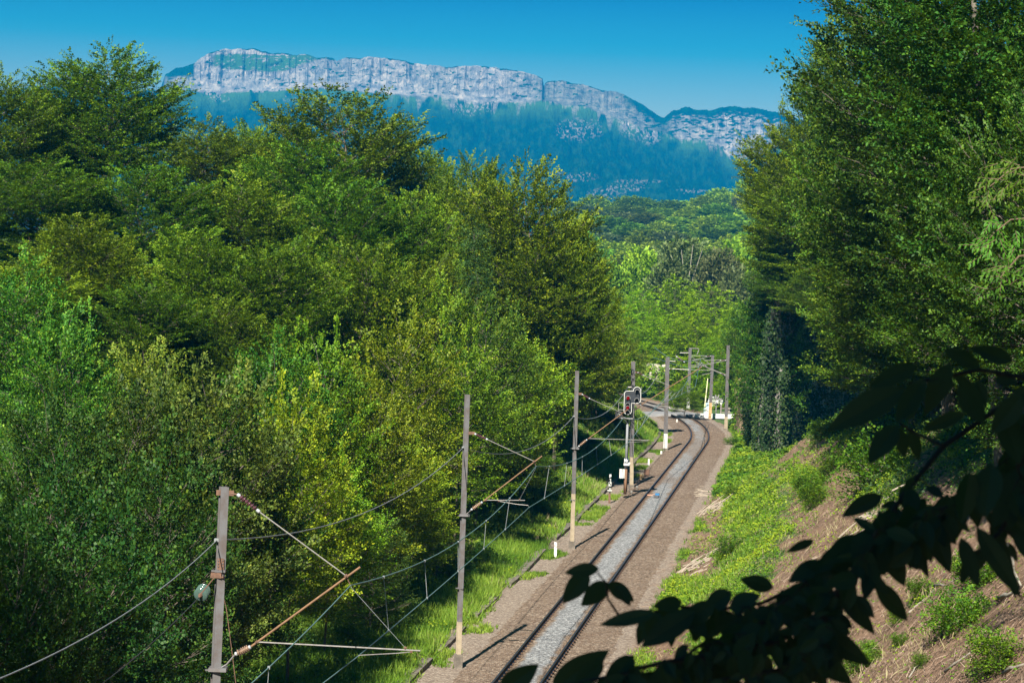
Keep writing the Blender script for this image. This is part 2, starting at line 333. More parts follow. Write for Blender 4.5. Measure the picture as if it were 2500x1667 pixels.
# where grass and brambles cover the soil and where cut brushwood lies (zones read as world patches)
GREEN = [(1640, 1350, 45, 120, .8), (1690, 1200, 60, 110, .95), (1800, 1100, 100, 75, .95), (1870, 1040, 150, 50, 1), (1835, 1230, 85, 75, .95), (1880, 1320, 90, 60, .9), (1790, 1400, 100, 45, .95), (1640, 1480, 60, 70, .8),
         (1760, 1450, 110, 60, .8), (1960, 1165, 60, 38, .8), (2150, 1180, 110, 60, .95), (2130, 1060, 170, 70, .8), (1830, 1590, 70, 70, .8), (1730, 1560, 60, 90, .6), (1990, 1230, 40, 40, .8), (2250, 1320, 130, 30, .4), (2400, 1090, 120, 120, .7),
         (1590, 1440, 26, 80, .7), (1700, 1060, 60, 50, .95), (1560, 1640, 60, 60, .5), (2380, 1480, 60, 40, .45), (2110, 1500, 60, 40, .35)]
BROWN = [(1740, 1250, 34, 50), (1722, 1330, 55, 30), (1700, 1385, 60, 30), (2010, 1110, 70, 40), (2020, 1270, 90, 60), (2060, 1180, 40, 40), (1940, 1090, 45, 25), (1960, 1340, 60, 40), (1760, 1480, 40, 30), (1690, 1510, 30, 40)]
def green_at(X, Y, Z):
    px, py = proj(np.stack([X, Y, Z], -1)); g = np.where(py < 1330, .40, .28) * np.where(px > 2000, .8, 1)
    wob = (fbm(np.asarray(X) * .9, np.asarray(Y) * .9, 21, 4) - .5)
    for cx, cy_, rx, ry, v in GREEN:
        d = ((px - cx) / rx) ** 2 + ((py - cy_) / ry) ** 2; g = np.maximum(g, v * (1 - sst(.55, 1.5, d + wob * 1.6)))
    for cx, cy_, rx, ry in BROWN:
        d = ((px - cx) / rx) ** 2 + ((py - cy_) / ry) ** 2; g = np.minimum(g, 1 - .92 * (1 - sst(.4, 1.4, d + wob * 1.6)))
    return np.clip(g + wob * .25, 0, 1)
gr = green_at(XX, YY, ZZ)
left = SS < -3.4; gr = np.where(left, np.clip(.55 + (fbm(XX * .5, YY * .5, 33) - .5) * 1.6, 0, 1) * sst(3.3, 4.4, -SS), gr)
gr = np.where(SS < -9.5, 1.0, gr); gr = np.where(np.abs(SS) < 3.2, 0, gr); gr = np.where(YY > 225, np.maximum(gr, .7 * sst(3.4, 4.5, np.abs(SS))), gr)
Vg = np.stack([XX, YY, ZZ], -1).reshape(-1, 3)
ii = (np.arange(ny - 1)[:, None] * nx + np.arange(nx - 1)[None]).ravel(); Qg = np.stack([ii, ii + 1, ii + nx + 1, ii + nx], 1)
m, n, b = newmat("ground_soil")
ga = attr(n, "green"); sa = attr(n, "side")
t1 = noise(n, 9, 6, .75); t2 = noise(n, 1.3, 5, .6); t3 = noise(n, 38, 3, .7)
soil = ramp(n, [(.25, (.045, .025, .015)), (.5, (.155, .090, .054)), (.75, (.30, .205, .135))], t1)
grav = ramp(n, [(.3, (.08, .058, .045)), (.5, (.20, .15, .115)), (.72, (.38, .31, .25))], t3)
veg = ramp(n, [(.3, (.02, .05, .008)), (.6, (.06, .12, .014))], t1)
m1 = nd(n, "ShaderNodeMath", operation='GREATER_THAN'); mm = nd(n, "ShaderNodeMath", operation='ADD'); n.links.new(ga, mm.inputs[0])
n.links.new(t2, mm.inputs[1]); n.links.new(mm.outputs[0], m1.inputs[0]); m1.inputs[1].default_value = .98
vo = nd(n, 'ShaderNodeTexVoronoi'); vo.inputs['Scale'].default_value = 17; n.links.new(gpos(n), vo.inputs['Vector']); sp_ = nd(n, 'ShaderNodeSeparateColor'); n.links.new(vo.outputs['Color'], sp_.inputs[0])
grav = mixc(n, .6, grav, ramp(n, [(0, (.07, .05, .04)), (.5, (.19, .145, .115)), (1, (.42, .36, .30))], sp_.outputs[0]))
c = mixc(n, sa, grav, soil); c = mixc(n, m1.outputs[0], c, veg)
n.links.new(c, b.inputs["Base Color"]); b.inputs["Roughness"].default_value = .95; bump(n, b, t1, .8, .06)
side = sst(2.6, 3.6, SS) + sst(3.6, 4.6, -SS)
tag(link("ground", npmesh("ground", Vg, Qg, m, smooth=True, extra={"green": gr.ravel(), "side": np.clip(side, 0, 1).ravel()})), kind="structure")
# ------------------------------------------------------------------ ballast, rails, drain kerb
YT = np.concatenate([np.arange(20, 262, 1.2), np.arange(262, 330, 3)])
def ribbon(name, s0, s1, cols, zf, mat, ys=YT, kind="structure"):
    ss = np.linspace(s0, s1, cols); h = hd(ys); nn = np.sqrt(1 + h * h)
    X = xc(ys)[:, None] + ss[None] / nn[:, None]; Y = ys[:, None] - ss[None] * (h / nn)[:, None]; Z = zf(ss[None] + 0 * X, X, Y)
    V = np.stack([X, Y, Z], -1).reshape(-1, 3); i0 = (np.arange(len(ys) - 1)[:, None] * cols + np.arange(cols - 1)[None]).ravel()
    me = npmesh(name, V, np.stack([i0, i0 + 1, i0 + cols + 1, i0 + cols], 1), mat, smooth=True)
    o = link(name, me); return tag(o, kind=kind) if kind else o
YF = np.arange(24, 262, .12)
def stones(name, c0, c1, c2, sc, extra=None):
    m, n, b = newmat(name); v = nd(n, "ShaderNodeTexVoronoi"); v.inputs["Scale"].default_value = sc; n.links.new(gpos(n), v.inputs["Vector"])
    sep = nd(n, "ShaderNodeSeparateColor"); n.links.new(v.outputs["Color"], sep.inputs[0])
    c = ramp(n, [(0, c0), (.5, c1), (1, c2)], sep.outputs[0])
    big = noise(n, .8, 4, .6); c = mixc(n, ramp(n, [(.35, (0, 0, 0)), (.7, (.55, .55, .55))], big), c, extra or tuple(x * .75 for x in c1))
    n.links.new(c, b.inputs["Base Color"]); b.inputs["Roughness"].default_value = .9; bump(n, b, v.outputs["Distance"], 1.0, .05); return m
MG = stones("grey_ballast", (.075, .078, .085), (.20, .205, .215), (.42, .42, .43), 15)
MBn = stones("rusty_ballast", (.05, .034, .024), (.165, .112, .078), (.33, .26, .20), 15, (.12, .075, .048))
def zc(s, X, Y): return -.145 - .05 * np.clip((np.abs(s) - .35) / .4, 0, 1) + (fbm(X * 6, Y * 6, 4, 2) - .5) * .05
def zsd(s, X, Y): q = np.abs(s); return np.where(q < 1.75, -.20, -.20 - (q - 1.75) * .17) + (fbm(X * 5, Y * 5, 6, 3) - .5) * .07 - .03
bc = ribbon("ballast_between_rails", -.71, .71, 25, zc, MG, YF)
ribbon("ballast_shoulder_west", -3.35, -.712, 16, zsd, MBn, YF); ribbon("ballast_shoulder_east", .712, 4.0, 19, lambda s, X, Y: np.where(s > 3.1, np.maximum(zsd(s, X, Y) - .4 * (s - 3.1), gz(X, Y) - .12), zsd(s, X, Y)), MBn, YF)
# rusty strip beside each rail foot and the fresh grey stones thinning out farther on
ms = stones("stained_ballast", (.10, .058, .035), (.22, .135, .08), (.33, .23, .16), 15, (.16, .09, .05))
co = np.empty(len(bc.data.vertices) * 3); bc.data.vertices.foreach_get("co", co); co = co.reshape(-1, 3)
sv = np.abs((co[:, 0] - xc(co[:, 1])) / np.sqrt(1 + hd(co[:, 1]) ** 2)); st_ = np.clip(sst(.36, .60, sv + (fbm(co[:, 0] * 3, co[:, 1] * 1.5, 8, 3) - .5) * .34) + .55 * sst(146, 156, co[:, 1]) * sst(.3, .6, fbm(co[:, 0] * .6, co[:, 1] * .2, 18, 3)), 0, 1)
at_ = bc.data.attributes.new("stain", 'FLOAT', 'POINT'); at_.data.foreach_set("value", st_.astype(np.float32))
n = MG.node_tree; b = n.nodes["Principled BSDF"]; src = b.inputs["Base Color"].links[0].from_socket
vx = [k for k in n.nodes if k.bl_idname == "ShaderNodeTexVoronoi"][0]; sc_ = nd(n, "ShaderNodeSeparateColor"); n.links.new(vx.outputs["Color"], sc_.inputs[0])
n.links.new(mixc(n, attr(n, "stain"), src, ramp(n, [(0, (.055, .032, .02)), (.5, (.15, .098, .062)), (1, (.27, .20, .145))], sc_.outputs[1])), b.inputs["Base Color"])
rail_m, n, b = newmat("rail_steel"); g = nd(n, "ShaderNodeNewGeometry"); sx = nd(n, "ShaderNodeSeparateXYZ"); n.links.new(g.outputs["Normal"], sx.inputs[0])
n.links.new(mixc(n, ramp(n, [(.90, (0, 0, 0)), (.97, (1, 1, 1))], sx.outputs[2]), (.028, .019, .015), (.16, .17, .19)), b.inputs["Base Color"])
n.links.new(ramp(n, [(.90, (.9, .9, .9)), (.97, (.34, .34, .34))], sx.outputs[2]), b.inputs["Roughness"]); n.links.new(ramp(n, [(.90, (0, 0, 0)), (.97, (.9, .9, .9))], sx.outputs[2]), b.inputs["Metallic"])
RP = [(-.065, -.17), (.065, -.17), (.065, -.155), (.012, -.14), (.012, -.045), (.034, -.035), (.034, -.006), (.026, 0), (-.026, 0), (-.034, -.006), (-.034, -.035), (-.012, -.045), (-.012, -.14), (-.065, -.155)]
for sg, lb in ((-1, "dark steel rail on the mast side of the track, left rail"), (1, "dark steel rail on the brushwood bank side of the track, right rail")):
    q = MB(); q.sweep([trk(y, sg * .7525) for y in np.concatenate([np.arange(20, 262, 2.0), np.arange(262, 326, 3)])], RP)
    o = q.obj("rail", rail_m); tag(o, lb, "rail", "rails of the single track")
    q = MB()
    for y in np.arange(60, 240, .6):
        for e in (-1, 1): q.box(trk(y, sg * .7525 + e * .085, -.135), (.06, .09, .05))
    q.obj("rail_fastenings", plain("rusted_clips", (.09, .05, .03), .9), o)["kind"] = "stuff"
CON = plain("weathered_concrete", (.17, .145, .12), .95, var=.5, scale=3, bmp=.02)
q = MB(); ys = np.arange(40, 214, 1.0)
for i in range(len(ys) - 1):
    if vn(ys[i] * .23, 1, 2) > .82 : continue
    a = trk(ys[i] + .02, -3.55 - .15 * vn(ys[i] * .1, 0, 4)); c2 = trk(ys[i + 1] - .02, -3.55 - .15 * vn(ys[i + 1] * .1, 0, 4))
    a.z = gzf(a.x, a.y) + .10; c2.z = gzf(c2.x, c2.y) + .10; q.sweep([a, c2], [(-.2, -.14), (.2, -.14), (.2, .06), (-.2, .06)])
tag(q.obj("drain_kerb", CON), "long weathered grey concrete cable trough along the foot of the grassy bank", "cable trough")
# ------------------------------------------------------------------ masts and their cantilevers
STEEL = plain("galvanised_mast", (.155, .155, .165), .55, .15, scale=3.5, col2=(.12, .10, .095), bmp=.004)
STEELD = plain("dark_mast_web", (.10, .095, .10), .6, var=.3)
RUST = plain("rusty_steel", (.16, .085, .055), .8, var=.45, scale=8)
RUSTP = plain("rusty_tube", (.21, .115, .06), .7, var=.3, scale=8)
GALV = plain("galvanised_tube", (.28, .265, .25), .5, .3, var=.3, scale=8)
CREAM = plain("cream_mast_foot", (.38, .31, .22), .7, var=.28, scale=4)
WHITE = plain("white_paint", (.62, .62, .60), .5, var=.10, scale=4)
PORC = plain("brown_porcelain", (.085, .035, .045), .15, var=.3)
PORT = plain("tan_porcelain", (.26, .17, .12), .25, var=.3)
CAP = plain("insulator_cap", (.45, .47, .50), .4, .3, var=.1)
COPPER = plain("green_copper_wire", (.12, .22, .21), .5, .2, var=.15)
WGREY = plain("grey_wire", (.25, .27, .28), .5, .2, var=.2)
BLACK = plain("matt_black", (.012, .013, .015), .6)
def ipost(q, a, b_, wd, th=.022):
    a = Vector(a); b_ = Vector(b_); u = (b_ - a).normalized()
    fx = Vector((.927, .375, 0)); fx = (fx - u * u.dot(fx)).normalized(); fy = u.cross(fx)
    for prof in ([(-wd / 2, -wd / 2), (wd / 2, -wd / 2), (wd / 2, -wd / 2 + th), (-wd / 2, -wd / 2 + th)], [(-wd / 2, wd / 2 - th), (wd / 2, wd / 2 - th), (wd / 2, wd / 2), (-wd / 2, wd / 2)], [(-th / 2, -wd / 2 + th), (th / 2, -wd / 2 + th), (th / 2, wd / 2 - th), (-th / 2, wd / 2 - th)]):
        vs = [a + fx * x + fy * y for x, y in prof] + [b_ + fx * x + fy * y for x, y in prof]
        q.add(vs, [(3, 2, 1, 0), (4, 5, 6, 7), (0, 1, 5, 4), (1, 2, 6, 5), (2, 3, 7, 6), (3, 0, 4, 7)])
def insul(a, b_, r, parent, mat, n=6):
    a = Vector(a); b_ = Vector(b_); q = MB(); prof = [(.0, r * .45), (.10, r * .45), (.12, r * .3)]
    for i in range(n):
        u = .14 + .72 * i / n; prof += [(u, r * .35), (u + .03, r * .9), (u + .05, r), (u + .072, r * .35)]
    prof += [(.88, r * .3)]; q.lathe(a, b_, prof, 14); o = q.obj("insulator", mat, parent, True)
    for u0, u1 in ((-.02, .125), (.875, 1.03)):
        q = MB(); L = b_ - a; q.lathe(a + L * u0, a + L * u1, [(0, r * .4), (.15, r * .55), (.8, r * .55), (1, r * .3)], 10); q.obj("cap", CAP, o)
    return o
MG_ = "overhead line masts beside the track"
def mast(base, top, wd, label, foot=(CREAM, .0, 2.0), extra_foot=None, Y=None, mat=None):
    """base/top in picture coordinates of the 2500-wide photograph; returns the thing, its Y and a locator for the plane of its cantilever"""
    B = atz(*base, -.3) if Y is None else at(*base, Y); Yb = B.y; Tp = at(*top, Yb)
    g = gzf(B.x, B.y); B2 = Vector((B.x, B.y, min(g, B.z) - .1)); e = empty("catenary_mast", B2, label, "mast", MG_)
    loc = lambda v: Vector(v) - B2
    def lp(px, py): # point on the vertical plane through the mast, square to the track
        d = ray(px, py); h = float(hd(Yb)); nx_, ny_ = h, 1.0     # plane normal = track direction (h,1)
        t = (B.x * nx_ + B.y * ny_) / (d[0] * nx_ + d[1] * ny_); return Vector((d[0] * t, d[1] * t, d[2] * t + CAMH)) - B2
    u = (Tp - B).normalized(); L = (Tp - B).length
    q = MB(); f1 = foot[2] if foot else 0
    ipost(q, loc(B + u * f1), loc(Tp), wd); q.obj("post", mat or STEEL, e)
    if foot:
        q = MB(); ipost(q, loc(B + u * foot[1]), loc(B + u * (f1 - .002)), wd + .004); o = q.obj("painted_foot", foot[0], e)
        q = MB(); q.box(loc(B + u * (foot[1] * .5 - .15)), (wd + .16, wd + .16, foot[1] + .5)); q.obj("footing", CON, e)
    return e, Yb, lp, B2, u, L
def clampo(q, p, r=.05): q.box(p, (r * 1.6, r * 1.6, r * 1.6), Matrix.Rotation(.6, 3, 'Y')); q.tube([p + Vector((0, -r * 1.6, 0)), p + Vector((0, r * 1.6, 0))], r * .35, 5)
def cantilever(e, lp, P, r, tmat, rust=False):
    """P: named picture points of one cantilever"""
    q = MB(); a = lp(*P['tb0']); b_ = lp(*P['ti0']); q.tube([a, b_], r * .9, 5); q.box(a.lerp(b_, .3), (.34, .05, .1)); q.obj("upper_bracket", RUST, e)
    insul(lp(*P['ti0']), lp(*P['ti1']), r * 3.1, e, PORC)
    q = MB(); q.tube([lp(*P['ti1']), lp(*P['tie'])], r * .62, 6); q.obj("tie_rod", GALV, e)
    q = MB(); q.tube([lp(*P['tu0']), lp(*P['tu1'])], r * 1.0, 8); q.obj("bracket_tube", tmat, e)
    insul(lp(*P['li1']), lp(*P['li0']), r * 3.4, e, PORT)
    q = MB(); q.tube([lp(*P['lb0']), lp(*P['lb1']), lp(*P['li0'])], r * .9, 5); q.box(lp(*P['lb0']), (.34, .30, .07)); q.obj("lower_bracket", STEEL, e)
    q = MB(); q.tube([lp(*P['rg0']), lp(*P['rg1'])], r * .72, 7); q.obj("registration_tube", GALV, e)
    q = MB(); q.tube([lp(*p) for p in P['st']], r * .42, 5); q.obj("steady_arm", GALV, e)
    for p_, c_ in ((P['tie'], 2), (P['rg0'], 1.6), (P['st'][0], 1.3), (P['hg'][1], 1.3)):
        q = MB(); clampo(q, lp(*p_), r * c_)
        if c_ == 2: q.tube([lp(*P['tie']), lp(*P['ms'])], r * .4, 5)
        q.obj("clamp", RUST, e)
    q = MB(); q.tube([lp(*P['ms']), lp(*P['hg'][0]), lp(*P['hg'][1])], r * .18, 4); q.obj("hanger", WGREY, e)
def zoff(x0, y0, k, *pts): return [(x0 + a * k, y0 + b_ * k) for a, b_ in pts]
Z6 = lambda a, b_: (450 + a * .3298, 1150 + b_ * .3298)
Z2 = lambda a, b_: (1080 + a * .2168, 940 + b_ * .2168)
Z4 = lambda a, b_: (1460 + a * .2041, 920 + b_ * .2041)
Z3 = lambda a, b_: (1640 + a * .153, 820 + b_ * .153)
# nearest mast: its foot lies below the picture
b1 = at(517, 1740, 46.3); 
m1_, Y1, l1, B1, u1, L1 = mast((515, 1905), (547, 1188), .155, "nearest catenary mast, rusty-edged grey steel, green glass insulator on its field side", None, Y=46.3, mat=STEEL)
P1 = dict(tb0=(537, 1201), ti0=Z6(395, 172), ti1=Z6(555, 300), tie=Z6(1200, 775), tu0=Z6(495, 1295), tu1=Z6(1302, 708), li0=Z6(378, 1352), li1=Z6(490, 1298), lb0=Z6(250, 1462), lb1=Z6(312, 1430), rg0=Z6(535, 1262), rg1=Z6(1747, 1327),
          st=[Z6(1680, 1335), Z6(1580, 1345), Z6(1300, 1360), Z6(1285, 1368)], ms=Z6(1230, 845), hg=[Z6(1245, 870), Z6(1635, 1305)])
cantilever(m1_, l1, P1, .021, RUSTP)
q = MB(); a = l1(*Z6(240, 765)); b_ = l1(*Z6(150, 880)) + Vector((0, -.7, 0)); q.tube([a, b_], .012, 5); q.box(a, (.2, .25, .10)); q.box(a + Vector((.02, 0, -.03)), (.26, .22, .03)); q.obj("anchor_bracket", RUST, m1_)
GLASS = plain("green_glass", (.07, .12, .105), .08, var=.2)
q = MB(); ax = (b_ - a).normalized(); ax = Vector((-.12, -.95, -.25)).normalized()
c0 = l1(*Z6(150, 872)); 
for i in range(3): q.lathe(c0 + ax * (i * .11), c0 + ax * (i * .11 + .09), [(0, .03), (.2, .09), (.6, .135), (.8, .14), (.95, .12), (1, .05)], 20)
o = q.obj("glass_insulator", GLASS, m1_, True); q = MB(); q.lathe(c0 + ax * .28, c0 + ax * .42, [(0, .05), (.5, .035), (1, .015)], 8); q.obj("cap", RUST, o)
q = MB(); q.tube([l1(*Z6(283, 900)), l1(*Z6(312, 1020)), l1(*Z6(352, 1330)), l1(*Z6(385, 1600))], .008, 4); q.obj("stay_rod", RUST, m1_)
m2_, Y2, l2_, B2_, u2, L2 = mast((1118, 1628), (1141, 963), .145, "second catenary mast, slim grey steel with cream painted foot beside the concrete trough", (CREAM, .35, 1.55))
P2 = dict(tb0=Z2(292, 535), ti0=Z2(365, 548), ti1=Z2(508, 612), tie=Z2(1035, 858), tu0=Z2(462, 1305), tu1=Z2(1122, 797), li0=Z2(325, 1402), li1=Z2(450, 1315), lb0=Z2(250, 1462), lb1=Z2(285, 1440), rg0=Z2(490, 1293), rg1=Z2(930, 1296),
          st=[Z2(635, 1305), Z2(840, 1340), Z2(965, 1352), Z2(977, 1375)], ms=Z2(1055, 912), hg=[Z2(1052, 930), Z2(870, 1285)])
cantilever(m2_, l2_, P2, .021, RUSTP)
m3_, Y3, l3, B3, u3, L3 = mast((1396, 1338), (1409, 905), .15, "third catenary mast, standing between the kilometre post and the rail, whitish foot", (CREAM, .25, 2.7))
P3 = dict(tb0=Z2(1518, 95), ti0=Z2(1572, 103), ti1=Z2(1660, 152), tie=Z2(2022, 312), tu0=Z2(1640, 605), tu1=(1533, 999), li0=Z2(1535, 690), li1=Z2(1630, 612), lb0=Z2(1500, 712), lb1=Z2(1515, 700), rg0=Z2(1650, 600), rg1=Z4(620, 757),
          st=[Z4(610, 758), Z4(575, 768), Z4(360, 784), Z4(350, 800)], ms=Z4(300, 492), hg=[Z4(310, 500), Z4(505, 745)])
cantilever(m3_, l3, P3, .022, RUSTP)
m4_, Y4, l4, B4, u4, L4 = mast((1541, 1191), (1546, 882), .20, "fourth catenary mast, directly behind the signal, rust streak on its cream foot", (CREAM, .1, 2.0))
P4 = dict(tb0=(1549, 908), ti0=(1557, 909), ti1=(1571, 916), tie=(1634, 941), tu0=Z4(500, 342), tu1=Z3(480, 495), li0=Z4(430, 405), li1=Z4(515, 335), lb0=Z4(412, 425), lb1=Z4(420, 415), rg0=Z4(535, 326), rg1=Z4(880, 360),
          st=[Z4(870, 362), Z4(780, 357), Z4(700, 345), Z4(690, 350)], ms=(1634, 952), hg=[(1634, 952), (1645, 990)])
cantilever(m4_, l4, P4, .026, RUSTP)
m5_, Y5, l5, B5, u5, L5 = mast((1624, 1100), (1630, 872), .24, "fifth catenary mast, bright white foot at the edge of the lime green bank", (WHITE, .1, 1.35))
m6_, Y6, l6, B6, u6, L6 = mast((1680, 1000), (1685, 851), .24, "distant catenary mast beyond the level crossing with short bent arm on top", (WHITE, .0, 1.4))
q = MB(); q.tube([l6(*Z3(275, 197)), l6(*Z3(432, 203)), l6(*Z3(428, 240)), l6(*Z3(405, 290))], .045, 6); q.obj("top_arm", GALV, m6_)
m7_, Y7, l7, B7, u7, L7 = mast((1733, 1025), (1740, 867), .22, "distant catenary mast with orange tan foot beside the white crossing cabinet", (plain("tan_foot", (.55, .36, .18), .7), .0, 1.7))
m8_, Y8, l8, B8, u8, L8 = mast((1772, 1049), (1778, 843), .22, "tallest distant catenary mast, right of the crossing against the ivy covered rock", (CREAM, .0, 1.2))
def arm(e, lp, pts, ins=(), r=.03, mat=None):
    q = MB()
    for a, b_ in pts: q.tube([lp(*Z3(*a)), lp(*Z3(*b_))], r, 5)
    q.obj("cantilever_arm", mat or GALV, e)
    for a, b_ in ins: insul(lp(*Z3(*a)), lp(*Z3(*b_)), r * 3, e, PORC, 4)
arm(m5_, l5, [((-60, 395), (60, 408)), ((-58, 520), (280, 540)), ((60, 310), (190, 410)), ((130, 270), (270, 270))], [((75, 330), (205, 420)), ((-40, 522), (30, 528))])
arm(m6_, l6, [((300, 325), (560, 485)), ((310, 315), (545, 318)), ((300, 500), (480, 490)), ((310, 470), (450, 470))], [((400, 385), (480, 435)), ((420, 490), (470, 488))])
arm(m7_, l7, [((635, 320), (330, 390)), ((630, 540), (330, 380)), ((640, 590), (480, 620)), ((640, 550), (300, 540)), ((640, 475), (480, 350))], [((620, 322), (545, 322)), ((560, 500), (500, 470))])
arm(m8_, l8, [((880, 385), (530, 388)), ((880, 390), (520, 460)), ((870, 640), (560, 500)), ((870, 620), (390, 435))], [((860, 388), (775, 388)), ((850, 625), (780, 590))])
for e_, lp_, pts_, wd_ in ((m1_, l1, (Z6(268, 735), Z6(222, 1468)), .155), (m2_, l2_, (Z2(235, 1470), (1124, 1435)), .145), (m3_, l3, (Z2(1483, 712), Z2(1467, 1292)), .15)):
    for p_ in pts_: q = MB(); q.box(lp_(*p_), (wd_ + .05, wd_ + .05, .045)); q.box(lp_(*p_) + Vector((-wd_ * .7, -.05, 0)), (.12, .05, .03)); q.obj("band", STEELD, e_)
q = MB(); c_ = l1(*Z6(272, 690)); q.box(c_ + Vector((0, -.085, 0)), (.13, .012, .26)); pl_ = q.obj("splice_plate", RUST, m1_); q = MB()
for dx_ in (-.04, .04):
    for dz_ in (-.09, -.03, .03, .09): q = MB(); q.lathe(c_ + Vector((dx_, -.088, dz_)), c_ + Vector((dx_, -.108, dz_)), [(0, .014), (1, .012)], 6); q.obj("bolt", STEELD, pl_)
# ------------------------------------------------------------------ wires
def w_(e, lp, B, P): return lp(*P) + B
def sag(a, b_, s, n=18): return [a.lerp(b_, i / n) - Vector((0, 0, 4 * s * (i / n) * (1 - i / n))) for i in range(n + 1)]
ms1, ms2, ms3, ms4 = w_(0, l1, B1, P1['ms']), w_(0, l2_, B2_, P2['ms']), w_(0, l3, B3, P3['ms']), w_(0, l4, B4, P4['ms'])
ct1, ct2, ct3, ct4 = w_(0, l1, B1, P1['st'][-1]), w_(0, l2_, B2_, P2['st'][-1]), w_(0, l3, B3, P3['st'][-1]), w_(0, l4, B4, P4['st'][-1])
nr = lambda p, q_: p + (p - q_) * 1.3
ms0 = at(-60, 2080, 18.0); ms0 = Vector((ms1.x - 3.6, ms1.y - 33, ms1.z)); ct0 = Vector((ct1.x - 4.6, ct1.y - 33, ct1.z))
ms5 = trk(187, -.2, ms4.z); ct5 = trk(187, .2, ct4.z); ms6 = trk(222, .2, ms4.z); ct6 = trk(222, 0, ct4.z); ms7 = trk(258, .1, ms4.z); ct7 = trk(258, 0, ct4.z)
mp = [ms0, ms1, ms2, ms3, ms4, ms5, ms6, ms7]; cp = [ct0, ct1, ct2, ct3, ct4, ct5, ct6, ct7]
wire = empty("messenger_wire", (0, 0, 0), "greenish sagging upper wire carried by the cantilever arms, with thin vertical droppers", "wire")
cw = empty("contact_wire", (0, 0, 0), "greenish nearly straight lower wire hanging over the rails under the droppers", "wire")
qa = MB(); qc = MB()
for i in range(7):
    pa = sag(mp[i], mp[i + 1], .68 if i else .6); pc = sag(cp[i], cp[i + 1], .06)
    qa.tube(pa, .012 + .0022 * i, 5); qc.tube(pc, .011 + .0020 * i, 5)
    if i < 5:
        for k in range(2, 17, 3):
            q = MB(); q.tube([pa[k], pc[k]], .0055 + .002 * i, 4); q.box(pc[k], (.04, .05, .05)); q.box(pa[k], (.04, .05, .05)); q.obj("dropper", WGREY, wire)
qa.obj("cable", COPPER, wire); qc.obj("cable", COPPER, cw)
ae = [at(-30, 1668, 27.0), l1(*Z6(243, 508)) + B1, l2_(*Z2(238, 700)) + B2_, l3(*Z2(1480, 350)) + B3, l4(1533, 945) + B4, trk(187, -2.9, 5.6)]
q = MB()
for i in range(5): q.tube(sag(ae[i], ae[i + 1], (.25, .75, .85, .8, .8)[i]), .011 + .003 * i, 5)
for p in ae[1:5]: q.box(p, (.10, .12, .06))
tag(q.obj("earth_wire", WGREY), "grey wire slung along the field side of the masts towards the lower left corner", "wire")
gi = c0 + ax * .42 + B1; gend = Vector((gi.x - 3.2, gi.y - 22, gi.z - 9.5))
q = MB(); q.tube(sag(gi, at(70, 1667, 40) + Vector((0, 0, -.8)), .2), .008, 4); tag(q.obj("guy_wire", plain("dark_wire", (.03, .035, .04), .6)), "thin dark wire dropping from the green glass insulator into the thicket", "wire")
# ------------------------------------------------------------------ signal
Ys = 147.0; sb = at(1525, 1207, Ys); g = gzf(sb.x, Ys); S0 = Vector((sb.x, Ys, g - .1))
sg_ = empty("railway_signal", S0, "grey signal mast with stepped black head, white edge and two red lamps", "signal")
sp = lambda px, py, dy=0: at(px, py, Ys + dy) - S0
ms_up, ms_lo = plain("signal_mast", (.21, .22, .24), .6, var=.2), plain("rusty_signal_mast", (.22, .12, .07), .8, var=.35)
q = MB(); q.tube([sp(*Z4(333, 1100)), sp(*Z4(355, 505))], [.085, .072], 14); q.obj("mast", ms_up, sg_, True)
q = MB(); q.tube([sp(*Z4(322, 1400)), sp(*Z4(333, 1102))], [.10, .095], 14); q.obj("mast_foot", ms_lo, sg_, True)
k_ = 1140 / 80.0; ZS = lambda a, b_: (1500 + a / k_, 930 + b_ / k_)
def arc(cx, cy_, r, a0, a1, n=7): return [(cx + r * math.cos(rad(a0 + (a1 - a0) * i / n)), cy_ + r * math.sin(rad(a0 + (a1 - a0) * i / n))) for i in range(n + 1)]
out = arc(450, 450, 100, 180, 270) + [(650, 352), (662, 352)] + arc(790, 335, 127, 180, 360, 14) + arc(795, 650, 122, 0, 90) + [(600, 772)] + arc(463, 1035, 130, 0, 180, 14)
def plate(pts, y0, y1, name, mat, parent):
    q = MB(); n_ = len(pts); vs = [sp(*ZS(*p), y0) for p in pts] + [sp(*ZS(*p), y0) + Vector((0, y1 - y0, 0)) for p in pts]
    q.add(vs, [tuple(range(n_)), tuple(range(2 * n_ - 1, n_ - 1, -1))] + [(i, i + n_, (i + 1) % n_ + n_, (i + 1) % n_) for i in range(n_)]); return q.obj(name, mat, parent)
head = plate(out, -.5, -.25, "signal_head", plain("signal_black", (.022, .026, .034), .5, var=.25), sg_)
q = MB(); q.tube([sp(*ZS(*p), -.52) for p in out + out[:1]], .020, 6, False); q.obj("white_border", WHITE, head)
REDG, n, b = newmat("red_lamp_glass"); b.inputs["Base Color"].default_value = (.5, .01, .012, 1); b.inputs["Roughness"].default_value = .3; b.inputs["Emission Color"].default_value = (1, .015, .02, 1); b.inputs["Emission Strength"].default_value = .12
HOODG = plain("hood_edge", (.30, .30, .29), .6)
